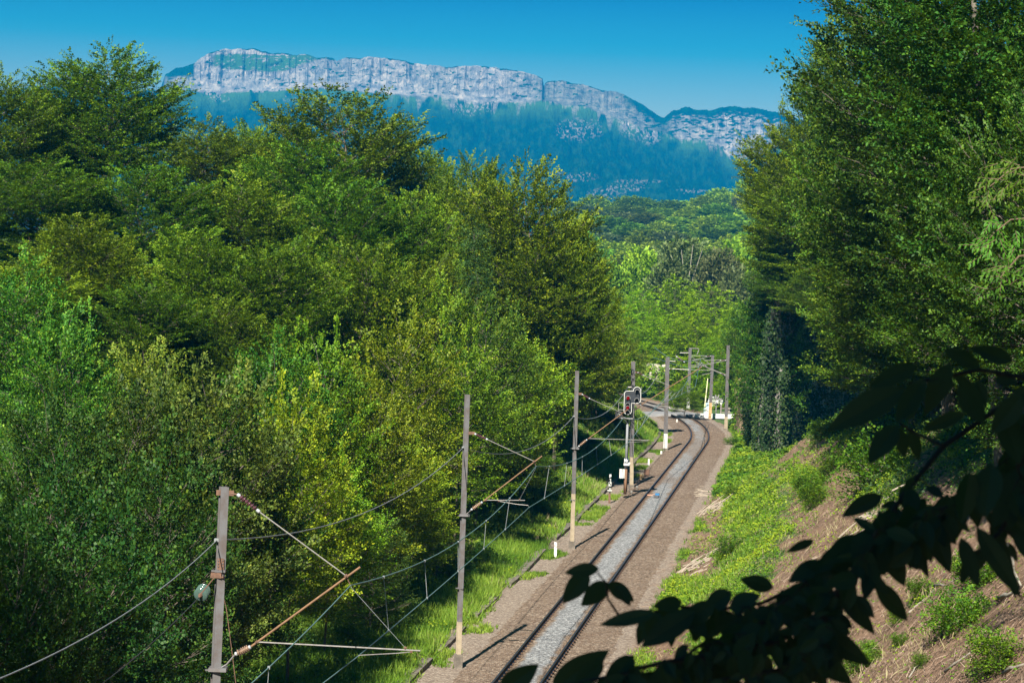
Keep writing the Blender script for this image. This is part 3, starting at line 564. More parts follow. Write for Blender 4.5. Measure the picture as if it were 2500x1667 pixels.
for lx, ly, lit in ((470, 590, 1), (458, 925, 1), (452, 1080, 0), (455, 830, 0), (790, 365, 0), (770, 665, 0)):
    c_ = sp(*ZS(lx, ly), -.54)
    q = MB(); pts = []
    for i in range(11): a = rad(-25 + 230 * i / 10); pts.append((math.cos(a), math.sin(a)))
    vs = [c_ + Vector((x * .13, .03, z * .13)) for x, z in pts] + [c_ + Vector((x * .12, -.26, z * .12 + .0)) for x, z in pts] + [c_ + Vector((x * .105, -.26, z * .105)) for x, z in pts] + [c_ + Vector((x * .115, .03, z * .115)) for x, z in pts]
    m_ = len(pts); q.add(vs, [(j * m_ + i, j * m_ + i + 1, (j + 1) % 4 * m_ + i + 1, (j + 1) % 4 * m_ + i) for j in range(4) for i in range(m_ - 1)]); h_ = q.obj("lamp_hood", BLACK, head)
    q = MB(); q.tube([c_ + Vector((x * .135, -.262, z * .135 )) for x, z in pts], .010, 4); q.obj("hood_rim", HOODG, h_)
    q = MB(); q.lathe(c_ + Vector((0, .04, 0)), c_ + Vector((0, -.035 if not lit else -.05, 0)), [(0, .105), (.5, .10), (.85, .06), (1, .01)], 16); q.obj("lens", REDG if lit else BLACK, head, True)
q = MB(); a = sp(*Z4(270, 484)); b_ = sp(*Z4(412, 497)); q.box((a + b_) / 2, ((b_ - a).length, .9, .06)); q.tube([sp(*Z4(320, 510)), sp(*Z4(350, 560))], .03, 5); q.tube([sp(*Z4(395, 510)), sp(*Z4(362, 560))], .03, 5)
for p in ((425, 320), (412, 320)): q.tube([sp(*Z4(p[0], 320), -.1), sp(*Z4(p[0], 490), -.1)], .018, 5)
q.obj("platform", GALV, sg_)
q = MB(); q.tube([sp(*ZS(320, 745)), sp(*ZS(165, 750)), sp(*ZS(148, 780)), sp(*ZS(140, 1060))], .022, 5); q.tube([sp(*ZS(320, 1005)), sp(*ZS(145, 1005))], .022, 5)
q.tube([sp(*ZS(470, 215)), sp(*ZS(590, 215))], .04, 5); q.tube([sp(*ZS(955, 190), .3), sp(*ZS(935, 330), .3)], .012, 5); q.obj("guard_rail", GALV, sg_)
q = MB(); q.box(sp(*ZS(150, 1180)), (.42, .3, .42)); bx_ = q.obj("side_lamp_box", BLACK, sg_); q = MB(); q.tube([sp(*ZS(120, 1185), -.17), sp(*ZS(125, 1150), -.17), sp(*ZS(150, 1135), -.17), sp(*ZS(170, 1150), -.17), sp(*ZS(175, 1175), -.17)], .028, 5); q.obj("lamp_rim", HOODG, bx_)
# plate Nr with the lettering
NAVY = plain("navy_plate", (.02, .035, .09), .5); ZN = lambda a, b_: (1495 + a / 19.6, 1100 + b_ / 19.6)
def quadp(q, x0, y0, x1, y1, Z, dy, th): a = sp(*Z(x0, y0), dy); b_ = sp(*Z(x1, y1), dy); q.box(Vector(((a.x + b_.x) / 2, a.y, (a.z + b_.z) / 2)), (abs(b_.x - a.x), th, abs(b_.z - a.z)))
q = MB(); quadp(q, 565, 350, 770, 585, ZN, -.30, .03); npl = q.obj("number_plate", NAVY, sg_)
q = MB(); P_ = [(585, 545), (590, 375), (665, 545), (672, 375)]; q.tube([sp(*ZN(*p), -.335) for p in P_[:2]], .030, 4); q.tube([sp(*ZN(*p), -.335) for p in (P_[1], P_[2])], .030, 4); q.tube([sp(*ZN(*p), -.335) for p in P_[2:]], .030, 4)
q.tube([sp(*ZN(712, 545), -.335), sp(*ZN(715, 445), -.335)], .026, 4); q.tube([sp(*ZN(715, 470), -.335), sp(*ZN(735, 445), -.335), sp(*ZN(752, 448), -.335)], .024, 4); q.obj("lettering", WHITE, npl)
q = MB(); quadp(q, 545, 592, 815, 712, ZN, -.28, .04); quadp(q, 770, 550, 850, 640, ZN, -.24, .05); q.obj("white_plate", WHITE, sg_)
q = MB(); quadp(q, 345, 875, 570, 1305, ZN, -.05, .35); bxx = q.obj("relay_box", WHITE, sg_); q = MB(); quadp(q, 565, 940, 600, 1000, ZN, -.05, .08); quadp(q, 565, 1180, 600, 1240, ZN, -.05, .08); q.obj("box_bracket", STEEL, bxx)
q = MB()
for xx in (352, 378): q.tube([sp(*Z4(xx - 6, 1370), .25), sp(*Z4(xx + 12, 560), .25)], .022, 5)
for i in range(26): yy = 560 + i * 31; t_ = (yy - 560) / 810; q.tube([sp(*Z4(364 - 18 * t_, yy), .25), sp(*Z4(390 - 18 * t_, yy), .25)], .014, 4)
q.obj("ladder", STEELD, sg_)
# ------------------------------------------------------------------ small trackside things
def post_thing(name, x0, y0, y1, wpx, mat, label, cat, group=None, Y=None, slant=0.0):
    B = atz(x0, y1, -.3) if Y is None else at(x0, y1, Y); g = gzf(B.x, B.y); e = empty(name, (B.x, B.y, g - .1), label, cat, group); k = B.y / F; h = (y1 - y0) * k + max(0, B.z - g); wd = wpx * k
    q = MB(); q.add([(-wd / 2, -wd / 3, 0), (wd / 2, -wd / 3, 0), (wd / 2, wd / 3, 0), (-wd / 2, wd / 3, 0), (-wd / 2, -wd / 3, h + .1), (wd / 2, -wd / 3, h + .1 - slant), (wd / 2, wd / 3, h + .1 - slant), (-wd / 2, wd / 3, h + .1)], [(3, 2, 1, 0), (4, 5, 6, 7), (0, 1, 5, 4), (1, 2, 6, 5), (2, 3, 7, 6), (3, 0, 4, 7)])
    q.obj("post", mat, e); return e, k, h, wd
km, k, h, wd = post_thing("kilometre_post", 1355.5, 1322, 1359, 6, plain("white_marble_post", (.85, .84, .82), .5, var=.06), "short white post with a red figure 5, beside the concrete trough", "marker post", slant=.04)
q = MB(); y_ = -wd / 3 - .012; c_ = h - .12; R_ = [(.04, .09), (-.04, .09), (-.045, .02), (.02, .03), (.045, -.02), (.02, -.075), (-.045, -.07)]
q.tube([(x, y_, c_ + z) for x, z in R_], .011, 4); q.obj("numeral", plain("red_numeral", (.55, .06, .04), .6), km)
post_thing("marker_post", 1583.5, 1120, 1136, 4, WHITE, "tiny white post on the lime green bank right of the signal", "marker post", "plain white posts along the trough")
post_thing("marker_post", 1614.5, 1100, 1107, 4.5, WHITE, "low white block at the foot of the fifth mast", "marker post", "plain white posts along the trough")
post_thing("marker_post", 1652.5, 1023, 1032, 3, WHITE, "small white post by the rails just before the level crossing", "marker post", "plain white posts along the trough")
ZM = lambda a, b_: (1470 + a / 14.25, 1130 + b_ / 14.25)
bm, k, h, wd = post_thing("marker_beacon", 1487.5, ZM(0, 1045)[1], ZM(0, 1390)[1], 5, RUST, "short rusty post carrying small black and white panels left of the signal", "marker post")
q = MB()
def mbx(q, x0, y0, x1, y1, dy=0, th=.08): q.box(((x0 + x1) / 2 / 14.25 * k - (262 / 14.25) * k, dy, (1390 - (y0 + y1) / 2) / 14.25 * k + .1), (abs(x1 - x0) / 14.25 * k, th, abs(y1 - y0) / 14.25 * k))
mbx(q, 236, 370, 296, 1050); q.obj("stem", BLACK, bm)
q = MB(); mbx(q, 230, 370, 300, 490, -.05); mbx(q, 212, 640, 312, 785, -.05); mbx(q, 240, 850, 290, 970, -.05); mbx(q, 170, 915, 338, 950, -.06); mbx(q, 240, 530, 292, 625, -.05); q.obj("panel", plain("grey_white_panel", (.55, .56, .54), .6, var=.5, scale=9), bm)
q = MB()
for x0, y0, x1, y1 in ((262, 455, 300, 490), (230, 545, 262, 610), (225, 650, 262, 700), (262, 700, 290, 745)): mbx(q, x0, y0, x1, y1, -.10, .02)
q.obj("black_marks", BLACK, bm)
def gthing(name, px, py, mk, label, cat, group=None, z=None):
    p = hit(px, py) if z is None else atz(px, py, z); e = empty(name, (p.x, p.y, p.z), label, cat, group, -math.atan(float(hd(p.y)))); mk(e); return e
def mkbox(e):
    q = MB(); q.box((0, 0, .28), (.34, .28, .32)); q.box((0, 0, .46), (.38, .32, .04)); q.obj("housing", RUST, e); q = MB(); q.tube([(0, 0, -.1), (0, 0, .14)], .05, 6); q.tube([(.15, 0, .1), (.5, .02, .02), (1.1, -.1, 0)], .03, 5); q.obj("leg", STEELD, e)
gthing("junction_box", 1579, 1164, mkbox, "rusty brown lineside box on a leg, farther of two beside the track", "junction box")
def mkbox2(e):
    q = MB(); q.box((-.05, 0, .22), (.12, .16, .36)); q.box((.08, .03, .2), (.09, .14, .3)); q.obj("housing", plain("ochre_box", (.62, .40, .2), .7), e); q = MB(); q.box((0, .1, .06), (.4, .3, .1)); q.obj("base_plate", CON, e)
gthing("junction_box", 1566, 1173, mkbox2, "small ochre lineside box on a low concrete base", "junction box")
def mkpot(e): q = MB(); q.lathe((0, 0, -.05), (0, 0, .32), [(0, .03), (.6, .035), (.65, .08), (.95, .08), (1, .03)], 10); q.obj("pot", GALV, e)
gthing("cable_pot", 1555, 1198, mkpot, "small grey capped peg at the mast foot between signal and rail", "peg"); gthing("cable_pot", 1541.5, 1210, mkpot, "small grey capped peg nearest the signal mast in the gravel", "peg")
def mkbeacon(e):
    q = MB(); q.box((0, 0, .06), (.28, 1.0, .07)); q.obj("pad", STEELD, e); q = MB(); q.box((.02, .42, .13), (.26, .45, .12)); q.obj("blue_cap", plain("blue_plastic", (.03, .16, .36), .4), e)
    q = MB(); q.box((-.55, 1.0, .02), (.5, .16, .05)); q.tube([(-.3, 1.0, .06), (0, .8, .1), (.02, .6, .14)], .02, 5); q.obj("cable_shoe", plain("salmon_board", (.5, .28, .2), .8), e)
gthing("track_beacon", 1603, 1213, mkbeacon, "dark beacon with blue cap lying on the ballast between the rails", "beacon", z=-.13)
# level crossing, cabinet, barrier, light, fence, car
CROSS = plain("crossing_deck", (.24, .24, .25), .85, var=.25, scale=2)
q = MB(); hx = 243.5
pts = [(-10.5, 234), (-3, 241.2), (1.0, 242.2), (4.5, 242.0), (14, 240)]
path = [trk(242.5, s, -.02 if abs(s) < 3 else -.12) for s in (-12, -6, -3, -1.6, 0, 1.6, 3, 6, 9, 14)]
q.sweep(path, [(-2.2, -.25), (2.2, -.25), (2.2, .03), (-2.2, .03)]); tag(q.obj("crossing_road", CROSS), kind="structure")
q = MB(); q.sweep([trk(239.9, s, .02 + .02 * s / 10) for s in (1.6, 4, 8, 11)], [(-.16, -.3), (.16, -.3), (.16, .16), (-.16, .16)]); tag(q.obj("road_kerb", WHITE), kind="structure")
Yc = 243.0
def cthing(name, px, py, label, cat): p = at(px, py, Yc); g = gzf(p.x, Yc); return empty(name, (p.x, Yc, g), label, cat), Yc / F, Vector((p.x, Yc, g))
cb, k, c0_ = cthing("crossing_cabinet", 1727, 1010, "pale blue and white cabinet beside the level crossing", "cabinet")
q = MB(); q.box((0, 0, 1.15), (.40, .5, .42)); q.box((0, 0, 1.39), (.44, .54, .05)); q.obj("upper_box", plain("pale_blue_paint", (.42, .56, .66), .5), cb); q = MB(); q.box((0, 0, .47), (.42, .52, .94)); q.obj("lower_box", WHITE, cb)
q = MB(); q.box((-.05, -.26, 1.2), (.09, .03, .1)); q.obj("vent", STEELD, cb)
br, k, c0_ = cthing("crossing_barrier", 1720, 1012, "raised yellowish white barrier pole on a grey stand at the level crossing", "barrier")
q = MB(); q.tube([(0, 0, 1.0), (.20, 0, 3.9)], [.07, .045], 8); q.obj("boom", plain("cream_boom", (.72, .70, .42), .5), br); q = MB(); q.box((0, 0, .5), (.2, .25, 1.05)); q.obj("stand", plain("bluegrey_stand", (.35, .42, .45), .5), br)
sl_, k, c0_ = cthing("crossing_light", 1748, 1006, "thin grey post with crossed arms and a lamp behind the cabinet", "crossing light")
q = MB(); q.tube([(0, 0, 0), (0, 0, 1.9)], .055, 8); q.obj("post", GALV, sl_); q = MB(); q.tube([(-.05, 0, 1.85), (-.12, 0, 2.25)], .07, 6); q.tube([(.1, 0, 1.85), (.25, 0, 2.25)], .06, 6); q.tube([(-.12, 0, 1.86), (.2, 0, 1.86)], .04, 6); q.obj("arm", GALV, sl_); q = MB(); q.lathe((.08, .06, 1.6), (.08, -.12, 1.6), [(0, .1), (1, .11)], 12); q.obj("lamp", WHITE, sl_)
fn, k, c0_ = cthing("wooden_fence", 1768, 1012, "weathered grey timber rail fence to the right of the crossing", "fence")
q = MB(); q.tube([(-.38, 0, 0), (-.36, 0, 1.25)], .09, 7); q.obj("post", TIM := plain("weathered_timber", (.30, .26, .22), .9, var=.4), fn); q = MB(); q.tube([(.5, .3, 0), (.5, .3, 1.0)], .08, 7); q.obj("post", TIM, fn)
for zz in (.25, .5, .9): q = MB(); q.box((.1, .1, zz), (1.1, .05, .07)); q.obj("rail_board", TIM, fn)
q = MB(); q.lathe((-.36, 0, 1.25), (-.36, 0, 1.38), [(0, .08), (.5, .11), (1, .05)], 8); q.obj("post_cap", WHITE, fn)
car = at(1749, 1001, 262); cg = gzf(car.x, 262); ce = empty("parked_car", (car.x, 262, cg), "white car parked behind the crossing fence, mostly hidden by posts", "car", rz=rad(80))
q = MB(); prof = [(-2.0, .35), (-2.0, .75), (-1.75, .92), (-1.1, .98), (-.6, 1.38), (.9, 1.40), (1.5, .98), (1.95, .85), (2.0, .35)]
vs = [(x, -.8, z) for x, z in prof] + [(x, .8, z) for x, z in prof]; n_ = len(prof); q.add(vs, [tuple(range(n_)), tuple(range(2 * n_ - 1, n_ - 1, -1))] + [(i, i + n_, (i + 1) % n_ + n_, (i + 1) % n_) for i in range(n_)]); q.obj("body", WHITE, ce)
for sx_ in (-1.2, 1.25):
    for sy in (-.78, .78): q = MB(); q.lathe((sx_, sy - .1, .32), (sx_, sy + .1, .32), [(0, .32), (1, .32)], 16); q.obj("wheel", BLACK, ce)
for sy in (-.805, .805):
    q = MB(); q.add([(-1.0, sy, .98), (1.35, sy, .98), (.85, sy, 1.32), (-.6, sy, 1.32)], [(0, 1, 2, 3)]); q.obj("window", BLACK, ce)
gr_, k, c0_ = cthing("guard_rail", 1655, 990, "low grey metal guard rail on the far bend left of the crossing", "guard rail")
q = MB(); q.sweep([(-.9, 0, .75), (.5, -.2, .65), (.75, -.3, .6)], [(-.02, -.14), (.03, -.05), (-.01, 0), (.03, .05), (-.02, .14), (-.05, 0)]); q.obj("beam", GALV, gr_)
for x in (-.8, -.1, .55): q = MB(); q.box((x, .06, .35), (.08, .08, .7)); q.obj("post", STEEL, gr_)
# ------------------------------------------------------------------ mountain
K = 2500 / 2352
SKY = [(-600, 260), (-200, 225), (0, 212), (60, 200), (120, 198), (180, 205), (300, 212), (365, 206), (376, 172), (400, 158), (440, 147), (458, 134), (480, 121), (510, 114), (540, 111), (575, 113), (595, 120), (650, 122), (672, 126), (700, 127), (722, 134), (760, 132), (768, 140), (790, 132), (850, 133), (900, 137), (960, 147), (1010, 154), (1060, 152), (1120, 154), (1180, 161), (1225, 172), (1243, 180), (1247, 192), (1256, 186), (1270, 184), (1300, 190), (1340, 195), (1380, 208), (1410, 211), (1440, 222), (1470, 236), (1500, 257), (1525, 272), (1545, 256), (1575, 247), (1600, 252), (1630, 255), (1655, 247), (1690, 245), (1740, 251), (1800, 262), (1900, 300), (2100, 360), (2352, 420), (3000, 470)]
CB = [(-600, 260), (365, 208), (380, 213), (400, 216), (430, 204), (480, 216), (520, 210), (560, 207), (600, 210), (640, 207), (700, 203), (760, 202), (800, 206), (860, 212), (900, 214), (960, 220), (1010, 219), (1060, 228), (1100, 232), (1180, 234), (1243, 229), (1260, 232), (1300, 240), (1340, 243), (1380, 258), (1430, 275), (1470, 290), (1500, 298), (1525, 300), (1560, 318), (1600, 320), (1640, 322), (1670, 350), (1700, 362), (1750, 352), (1800, 330), (1900, 320), (3000, 480)]
xs = np.concatenate([np.linspace(-600, 340, 90), np.linspace(342, 1800, 1150), np.linspace(1810, 3000, 60)])
sk = np.interp(xs, *zip(*SKY)); cb = np.maximum(np.interp(xs, *zip(*CB)), sk + 2)
sk = sk + (fbm(xs * .045, xs * 0, 71, 5) - .5) * 7 - (vn(xs * .35, xs * 0, 5) > .5) * vn(xs * .6, xs * 0, 6) * 1.6 * sst(1480, 1520, xs)
nc, nsl = 84, 190
rows = []; rock = []; mead = []
dx = np.array([ray(x * K, 300)[0] for x in xs]); rnd2 = np.random.default_rng(9)
def elev(y2352): return np.array([ray(x * K, y * K)[2] for x, y in zip(xs, y2352)])
es, ec = elev(sk), elev(cb)
Yt, Ybs = 6500.0, 6400.0
zs, zc_ = es * Yt + CAMH, ec * Ybs + CAMH
cut = np.exp(-((xs - 1246) / 2.2) ** 2) * 1.0
for k_ in range(5):      # back of the ridge
    f = 1 - k_ / 5; rows.append(np.stack([dx * (Yt + 500 * f), 0 * xs + Yt + 500 * f, zs - 180 * f], -1)); rock.append(xs * 0); mead.append(xs * 0 + .3)
for k_ in range(nc + 1):
    f = k_ / nc; z = zs + (zc_ - zs) * f; h_ = np.clip((zs - zc_) / 120, 0, 1)
    rib = (fbm(xs * .055, xs * 0 + f * .5, 11, 3) - .5) * 120 + (fbm(xs * .22, xs * 0 + f * .8, 12, 3) - .5) * 42 + (fbm(xs * .05 + f * 2, xs * 0 + f * 6, 19, 3) - .5) * 45
    Yr = Yt + (Ybs - Yt) * f - rib * .7 * h_ * math.sin(math.pi * min(1, f * 1.05 + .05)) ** .5 + 110 * cut * (1 - f * .5) - 30 * (f > .5) * 0
    rows.append(np.stack([dx * Yr, Yr, z], -1))
    yy = sk + (cb - sk) * f; ns = fbm(xs * .07, yy * .22, 41, 5); ns2 = fbm(xs * .13, yy * .42, 44, 4)
    r_ = 1 - sst(.63, .71, ns2 * .6 + ns * .45)                       # ledges with scrub
    cap = sst(0, 2.6, (yy - sk) - 3.2 * vn(xs * .11, xs * 0, 8) ** 2); r_ = r_ * np.where(xs < 1480, 1 - (1 - cap) * sst(.42, .55, vn(xs * .045, xs * 0, 33)), 1)
    # green shoulder below the summit rocks
    summ = sst(470, 500, xs) * (1 - sst(705, 735, xs)); gtop = np.interp(xs, [470, 520, 600, 700, 740], [128, 124, 128, 128, 130]); gbot = np.interp(xs, [470, 520, 600, 650, 700, 740], [152, 158, 166, 164, 146, 132])
    inb = sst(-3, 2, yy - gtop) * (1 - sst(-4, 4, yy - gbot)) * summ; r_ = r_ * (1 - inb * sst(.36, .46, 1 - ns2 + .02))
    r_ = r_ * (1 - (1 - sst(436, 446, xs)) * (1 - sst(165, 186, yy + 14 * (ns - .5))) )
    rt_ = sst(1380, 1500, xs); r_ = r_ * (1 - rt_) + rt_ * sst(.41, .60, ns2 * .6 + ns * .4 + .10 * f - .02) * sst(6, 22, yy - sk)
    r_ = r_ * sst(350, 378, xs) * (1 - sst(1760, 1850, xs)); r_ = r_ * h_
    rock.append(np.clip(r_, 0, 1)); mead.append(inb * .8)
e1 = .0185
for k_ in range(1, nsl + 1):
    f = k_ / nsl; Yr = Ybs + (3900 - Ybs) * f; g_ = (fbm(xs * .02, xs * 0 + f * 6, 51, 4) - .5)
    z0 = zc_; z1 = 90.0; z = z0 + (z1 - z0) * (f ** .80)
    rg = np.abs(fbm(xs * .026 + f * .8, xs * 0 + f * 4.5, 53, 4) - .5) * 2
    z = z + (rg - .4) * 52 * math.sin(math.pi * min(1, f * 1.6 + .06) ) * (f < .58) + g_ * 42 * math.sin(math.pi * f) + (fbm(xs * .4, xs * 0 + f * 120, 55, 3) - .5) * 8
    rows.append(np.stack([dx * Yr, 0 * xs + Yr, z], -1))
    yp = 680 / K - ((z - CAMH) / Yr * F) / K + .035 * (xs - 1176); d = yp - cb                              # how far below the cliff foot
    st = fbm(xs * .075, xs * 0 + d * .004, 61, 3); st2 = vn(xs * .19 + d * .01, xs * 0, 62)
    tong = .8 * sst(0, .8, 1 - d / (3 + 70 * np.clip(st - .42, 0, 1) * 2 + 12 * st2)) * sst(820, 960, xs) * sst(.40, .56, fbm(xs * .22, d * .05, 64, 3) + .10 - d * .002)
    pat = 0
    for cx, cy_, rx, ry in ((500, 228, 28, 9), (685, 228, 42, 11), (735, 240, 16, 22), (1340, 408, 40, 12), (1440, 432, 60, 10), (1400, 446, 50, 14), (1470, 418, 60, 6), (1290, 402, 14, 10), (1590, 440, 40, 6), (1380, 468, 40, 5), (1080, 250, 50, 18), (1330, 300, 60, 30)):
        pat = np.maximum(pat, (1 - sst(.4, 1.5, ((xs - cx) / rx) ** 2 + ((yp - cy_) / ry) ** 2)) * sst(.52, .60, fbm(xs * .22, yp * .42, 66, 3)))
    rr = np.clip(tong * .75 + pat * .62, 0, 1) * sst(370, 390, xs) * (1 - sst(1700, 1760, xs) * .5)
    rr = np.maximum(rr, (1 - sst(4, 60, d)) * sst(1400, 1440, xs) * (1 - sst(1500, 1540, xs)) * sst(.48, .56, fbm(xs * .3, yp * .3, 67, 3)))
    rock.append(rr); mead.append(np.clip((1 - sst(2, 60, d)) * sst(.36, .6, fbm(xs * .05, d * .03, 68, 3) + .12) + .22 * sst(.5, .7, fbm(xs * .12, d * .1, 69, 4)), 0, 1) * sst(370, 390, xs))
Vm = np.concatenate(rows); nr_, nc_ = len(rows), len(xs)
i0 = (np.arange(nr_ - 1)[:, None] * nc_ + np.arange(nc_ - 1)[None]).ravel()
m, n, b = newmat("mountain_rock_and_forest")
gp = gpos(n); mp_ = nd(n, "ShaderNodeMapping"); mp_.inputs["Scale"].default_value = (1, 1, .22); n.links.new(gp, mp_.inputs[0])
t = noise(n, .045, 7, .72, mp_.outputs[0]); rc = ramp(n, [(.32, (.13, .13, .13)), (.47, (.32, .30, .275)), (.66, (.64, .54, .43))], t)
tf = noise(n, .05, 5, .7); fc = ramp(n, [(.35, (.001, .014, .004)), (.65, (.006, .055, .012))], tf)
c = mixc(n, attr(n, "meadow"), fc, (.06, .15, .035)); mp2 = nd(n, "ShaderNodeMapping"); mp2.inputs["Scale"].default_value = (1, 1, .10); n.links.new(gp, mp2.inputs[0])
rc = mixc(n, 1.0, rc, ramp(n, [(.36, (.50, .53, .60)), (.54, (1.0, .98, .95))], noise(n, .075, 6, .75, mp2.outputs[0])), 'MULTIPLY')  # dark vertical streaks: water stains, plus the flutes' relief shading put into the rock colour
mp3 = nd(n, "ShaderNodeMapping"); mp3.inputs["Scale"].default_value = (.12, .12, 1); n.links.new(gp, mp3.inputs[0])
rc = mixc(n, .55, rc, ramp(n, [(.40, (.45, .48, .55)), (.50, (1, 1, 1))], noise(n, .07, 5, .7, mp3.outputs[0])), 'MULTIPLY')
c = mixc(n, ramp(n, [(.18, (0, 0, 0)), (.80, (1, 1, 1))], attr(n, "rock")), c, rc)
n.links.new(c, b.inputs["Base Color"]); b.inputs["Roughness"].default_value = .95; b.inputs["Specular IOR Level"].default_value = 0; bump(n, b, t, .8, 14)
mo = link("mountain", npmesh("mountain", Vm, np.stack([i0, i0 + nc_, i0 + nc_ + 1, i0 + 1], 1), m, smooth=False, extra={"rock": np.concatenate(rock), "meadow": np.concatenate(mead)}))
tag(mo, kind="structure")
# ------------------------------------------------------------------ rock outcrops
ROCK = plain("limestone", (.26, .24, .22), .9, var=.55, scale=1.6, bmp=.12)
OCHRE = plain("ochre_limestone", (.50, .36, .22), .9, var=.5, scale=1.2, bmp=.12)
def lumpy(name, ring0, z0, z1, mat, parent, nz=26, amp=.5, seed=1, taper=0):
    """upright rock with the plan outline ring0, as one closed displaced surface"""
    P = [Vector((*p, 0)) for p in ring0]; pts = []
    for i in range(len(P)):
        a, b_ = P[i], P[(i + 1) % len(P)]; m_ = max(2, int((b_ - a).length / .35)); pts += [a.lerp(b_, j / m_) for j in range(m_)]
    c_ = sum(P, Vector()) / len(P); n_ = len(pts); V = []; 
    for k_ in range(nz + 1):
        f = k_ / nz; z = z0 + (z1 - z0) * f
        for p in pts:
            o_ = (p - c_); s_ = 1 - taper * f - .5 * max(0, f - .88) * 6 * .5; r_ = (float(fbm((p.x + p.y) * .35, z * .35, seed)) - .5) * amp * 3 + (float(fbm((p.x - p.y) * 1.3, z * .8, seed + 3)) - .5) * amp
            q_ = c_ + o_ * s_ + o_.normalized() * r_; V.append((q_.x, q_.y, z + (r_ * .4 if f > .8 else 0)))
    Fq = [(k_ * n_ + i, k_ * n_ + (i + 1) % n_, (k_ + 1) * n_ + (i + 1) % n_, (k_ + 1) * n_ + i) for k_ in range(nz) for i in range(n_)]
    q = MB(); q.add(V, Fq + [tuple(range(nz * n_, nz * n_ + n_))]); return q.obj(name, mat, parent), np.array(V).reshape(nz + 1, n_, 3)
def leafcoat(name, S, n, mat, parent, seed, L=.22, W=.18, off=.25, mask=None):
    rng = np.random.default_rng(seed); nz, nn_ = S.shape[:2]; a = rng.random(n) * (nz - 1.01); c_ = rng.integers(0, nn_, n); i = a.astype(int); f = (a - i)[:, None]
    P = S[i, c_] * (1 - f) + S[i + 1, c_] * f; cen = S[:, :, :2].mean((0, 1)); O = np.concatenate([P[:, :2] - cen, np.zeros((n, 1))], 1); O = unit(O)
    cov = fbm((P[:, 0] + P[:, 1]) * .5, P[:, 2] * .5, seed, 3); keep = (cov > (mask or 0)); P = P + rng.normal(0, .12, (n, 3)) + O * (off * rng.random(n)[:, None] + cov[:, None] * off * 1.5); P, O = P[keep], O[keep]; n = len(P)
    D = np.array([0, 0, -1.]) + O * .5 + rng.normal(0, .5, (n, 3)); N = O + np.array([0, 0, .6]) + rng.normal(0, .45, (n, 3)); sz = rng.uniform(.6, 1.3, n)
    V, Q = leaves(P, D, N, L * sz, W * sz); return link(name, npmesh(name, V, Q, mat, np.clip(rng.normal(.35, .25, n), 0, 1)), None, parent)
def outcrop(ring, z0, z1, label, mat, nleaf, lm, seed, mask, amp=.5, taper=0.0, L=.22, off=.25):
    c_ = Vector((*np.mean(ring, 0), z0)); e = empty("rock_outcrop", c_, label, "rock"); o, S = lumpy("rock", [(x - c_.x, y - c_.y) for x, y in ring], 0, z1 - z0, mat, e, seed=seed, amp=amp, taper=taper)
    if nleaf: leafcoat("ivy", S, nleaf, LM[lm], e, seed, L, L * .8, off, mask)
    return e
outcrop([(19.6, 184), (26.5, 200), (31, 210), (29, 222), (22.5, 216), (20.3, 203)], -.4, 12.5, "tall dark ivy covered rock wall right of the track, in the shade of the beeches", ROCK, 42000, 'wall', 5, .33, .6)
outcrop([(20.5, 203), (22.5, 204), (23.5, 222), (20.3, 218.2)], -.4, 4.6, "ochre stained rock edge with a dark cleft just right of the tallest distant mast", OCHRE, 2600, 'herb', 8, .45, .3)
outcrop([(19.3, 187), (20.8, 184), (22.2, 192), (20.0, 200)], -.3, 7.6, "lower bulge of the rock wall clothed in bright ivy and bushes above the bend", ROCK, 12000, 'ivy', 11, .20, .45, .15, .2, .35)
pr = at(1605, 905, 212); outcrop([(pr.x - 1.1, 211), (pr.x + .9, 211), (pr.x + .7, 213), (pr.x - .9, 213)], pr.z - .7, pr.z + .5, "pale bare rock patch among the yellow-green shrubs above the fifth mast", plain("pale_limestone", (.42, .38, .32), .9, var=.45, scale=2.5, bmp=.1), 1500, 'pale', 13, .36, .4, .25)
# ------------------------------------------------------------------ trees of the left side
PXM = lambda Yd: Yd * K / F
def T(name, x, y, wpx, Yd, kind, label, **k): return tree(name, x, y, Yd, wpx * PXM(Yd), kind, label, **k)
LB = "beeches along the left skyline"; LY = "young trees and tall shrubs behind the masts"
T('beech_tree', 258, 122, 320, 150, 'beech', "tallest beech on the left skyline, a bare pale limb showing below its top", group=LB)
T('beech_tree', 145, 222, 200, 152, 'beech', "beech forming the lower left shoulder of the tallest skyline beech", group=LB)
T('beech_tree', 5, 178, 230, 145, 'beech', "dark beech cut by the left edge of the picture, against the sky", group=LB)
T('beech_tree', 470, 285, 250, 165, 'beech', "olive beech crown just right of the tallest skyline beech, under the cliff", group=LB)
T('beech_tree', 590, 290, 170, 172, 'beech', "thin gappy beech top with blue slope showing through, left of the domed beech", group=LB)
T('beech_tree', 790, 214, 350, 165, 'beech', "broad domed beech rising highest in front of the middle of the cliff", group=LB)
T('beech_tree', 690, 330, 260, 160, 'beech', "bright olive beech on the left flank of the broad domed beech", group=LB)
T('beech_tree', 968, 338, 120, 172, 'beech', "slim dark beech top standing alone right of the broad domed beech", group=LB)
T('beech_tree', 1085, 368, 190, 165, 'beech', "round dark beech left of the large dome that ends the left woodland", group=LB)
T('beech_tree', 1215, 392, 300, 150, 'beech', "large rounded beech whose right edge falls steeply to the distant hill", group=LB)
T('beech_tree', 1295, 520, 130, 156, 'beech', "steep right flank beech beside the distant hill", group=LB)
T('spruce_tree', 1095, 532, 170, 138, 'spruce', "single spruce with level boughs amid the beeches", cat='tree')
T('beech_tree', 80, 372, 330, 130, 'beech', "broad beech crown filling the upper left below the edge tree", group=LB)
T('beech_tree', 325, 385, 300, 134, 'beech', "beech below the tallest one with grey broken branches in its middle", group=LB)
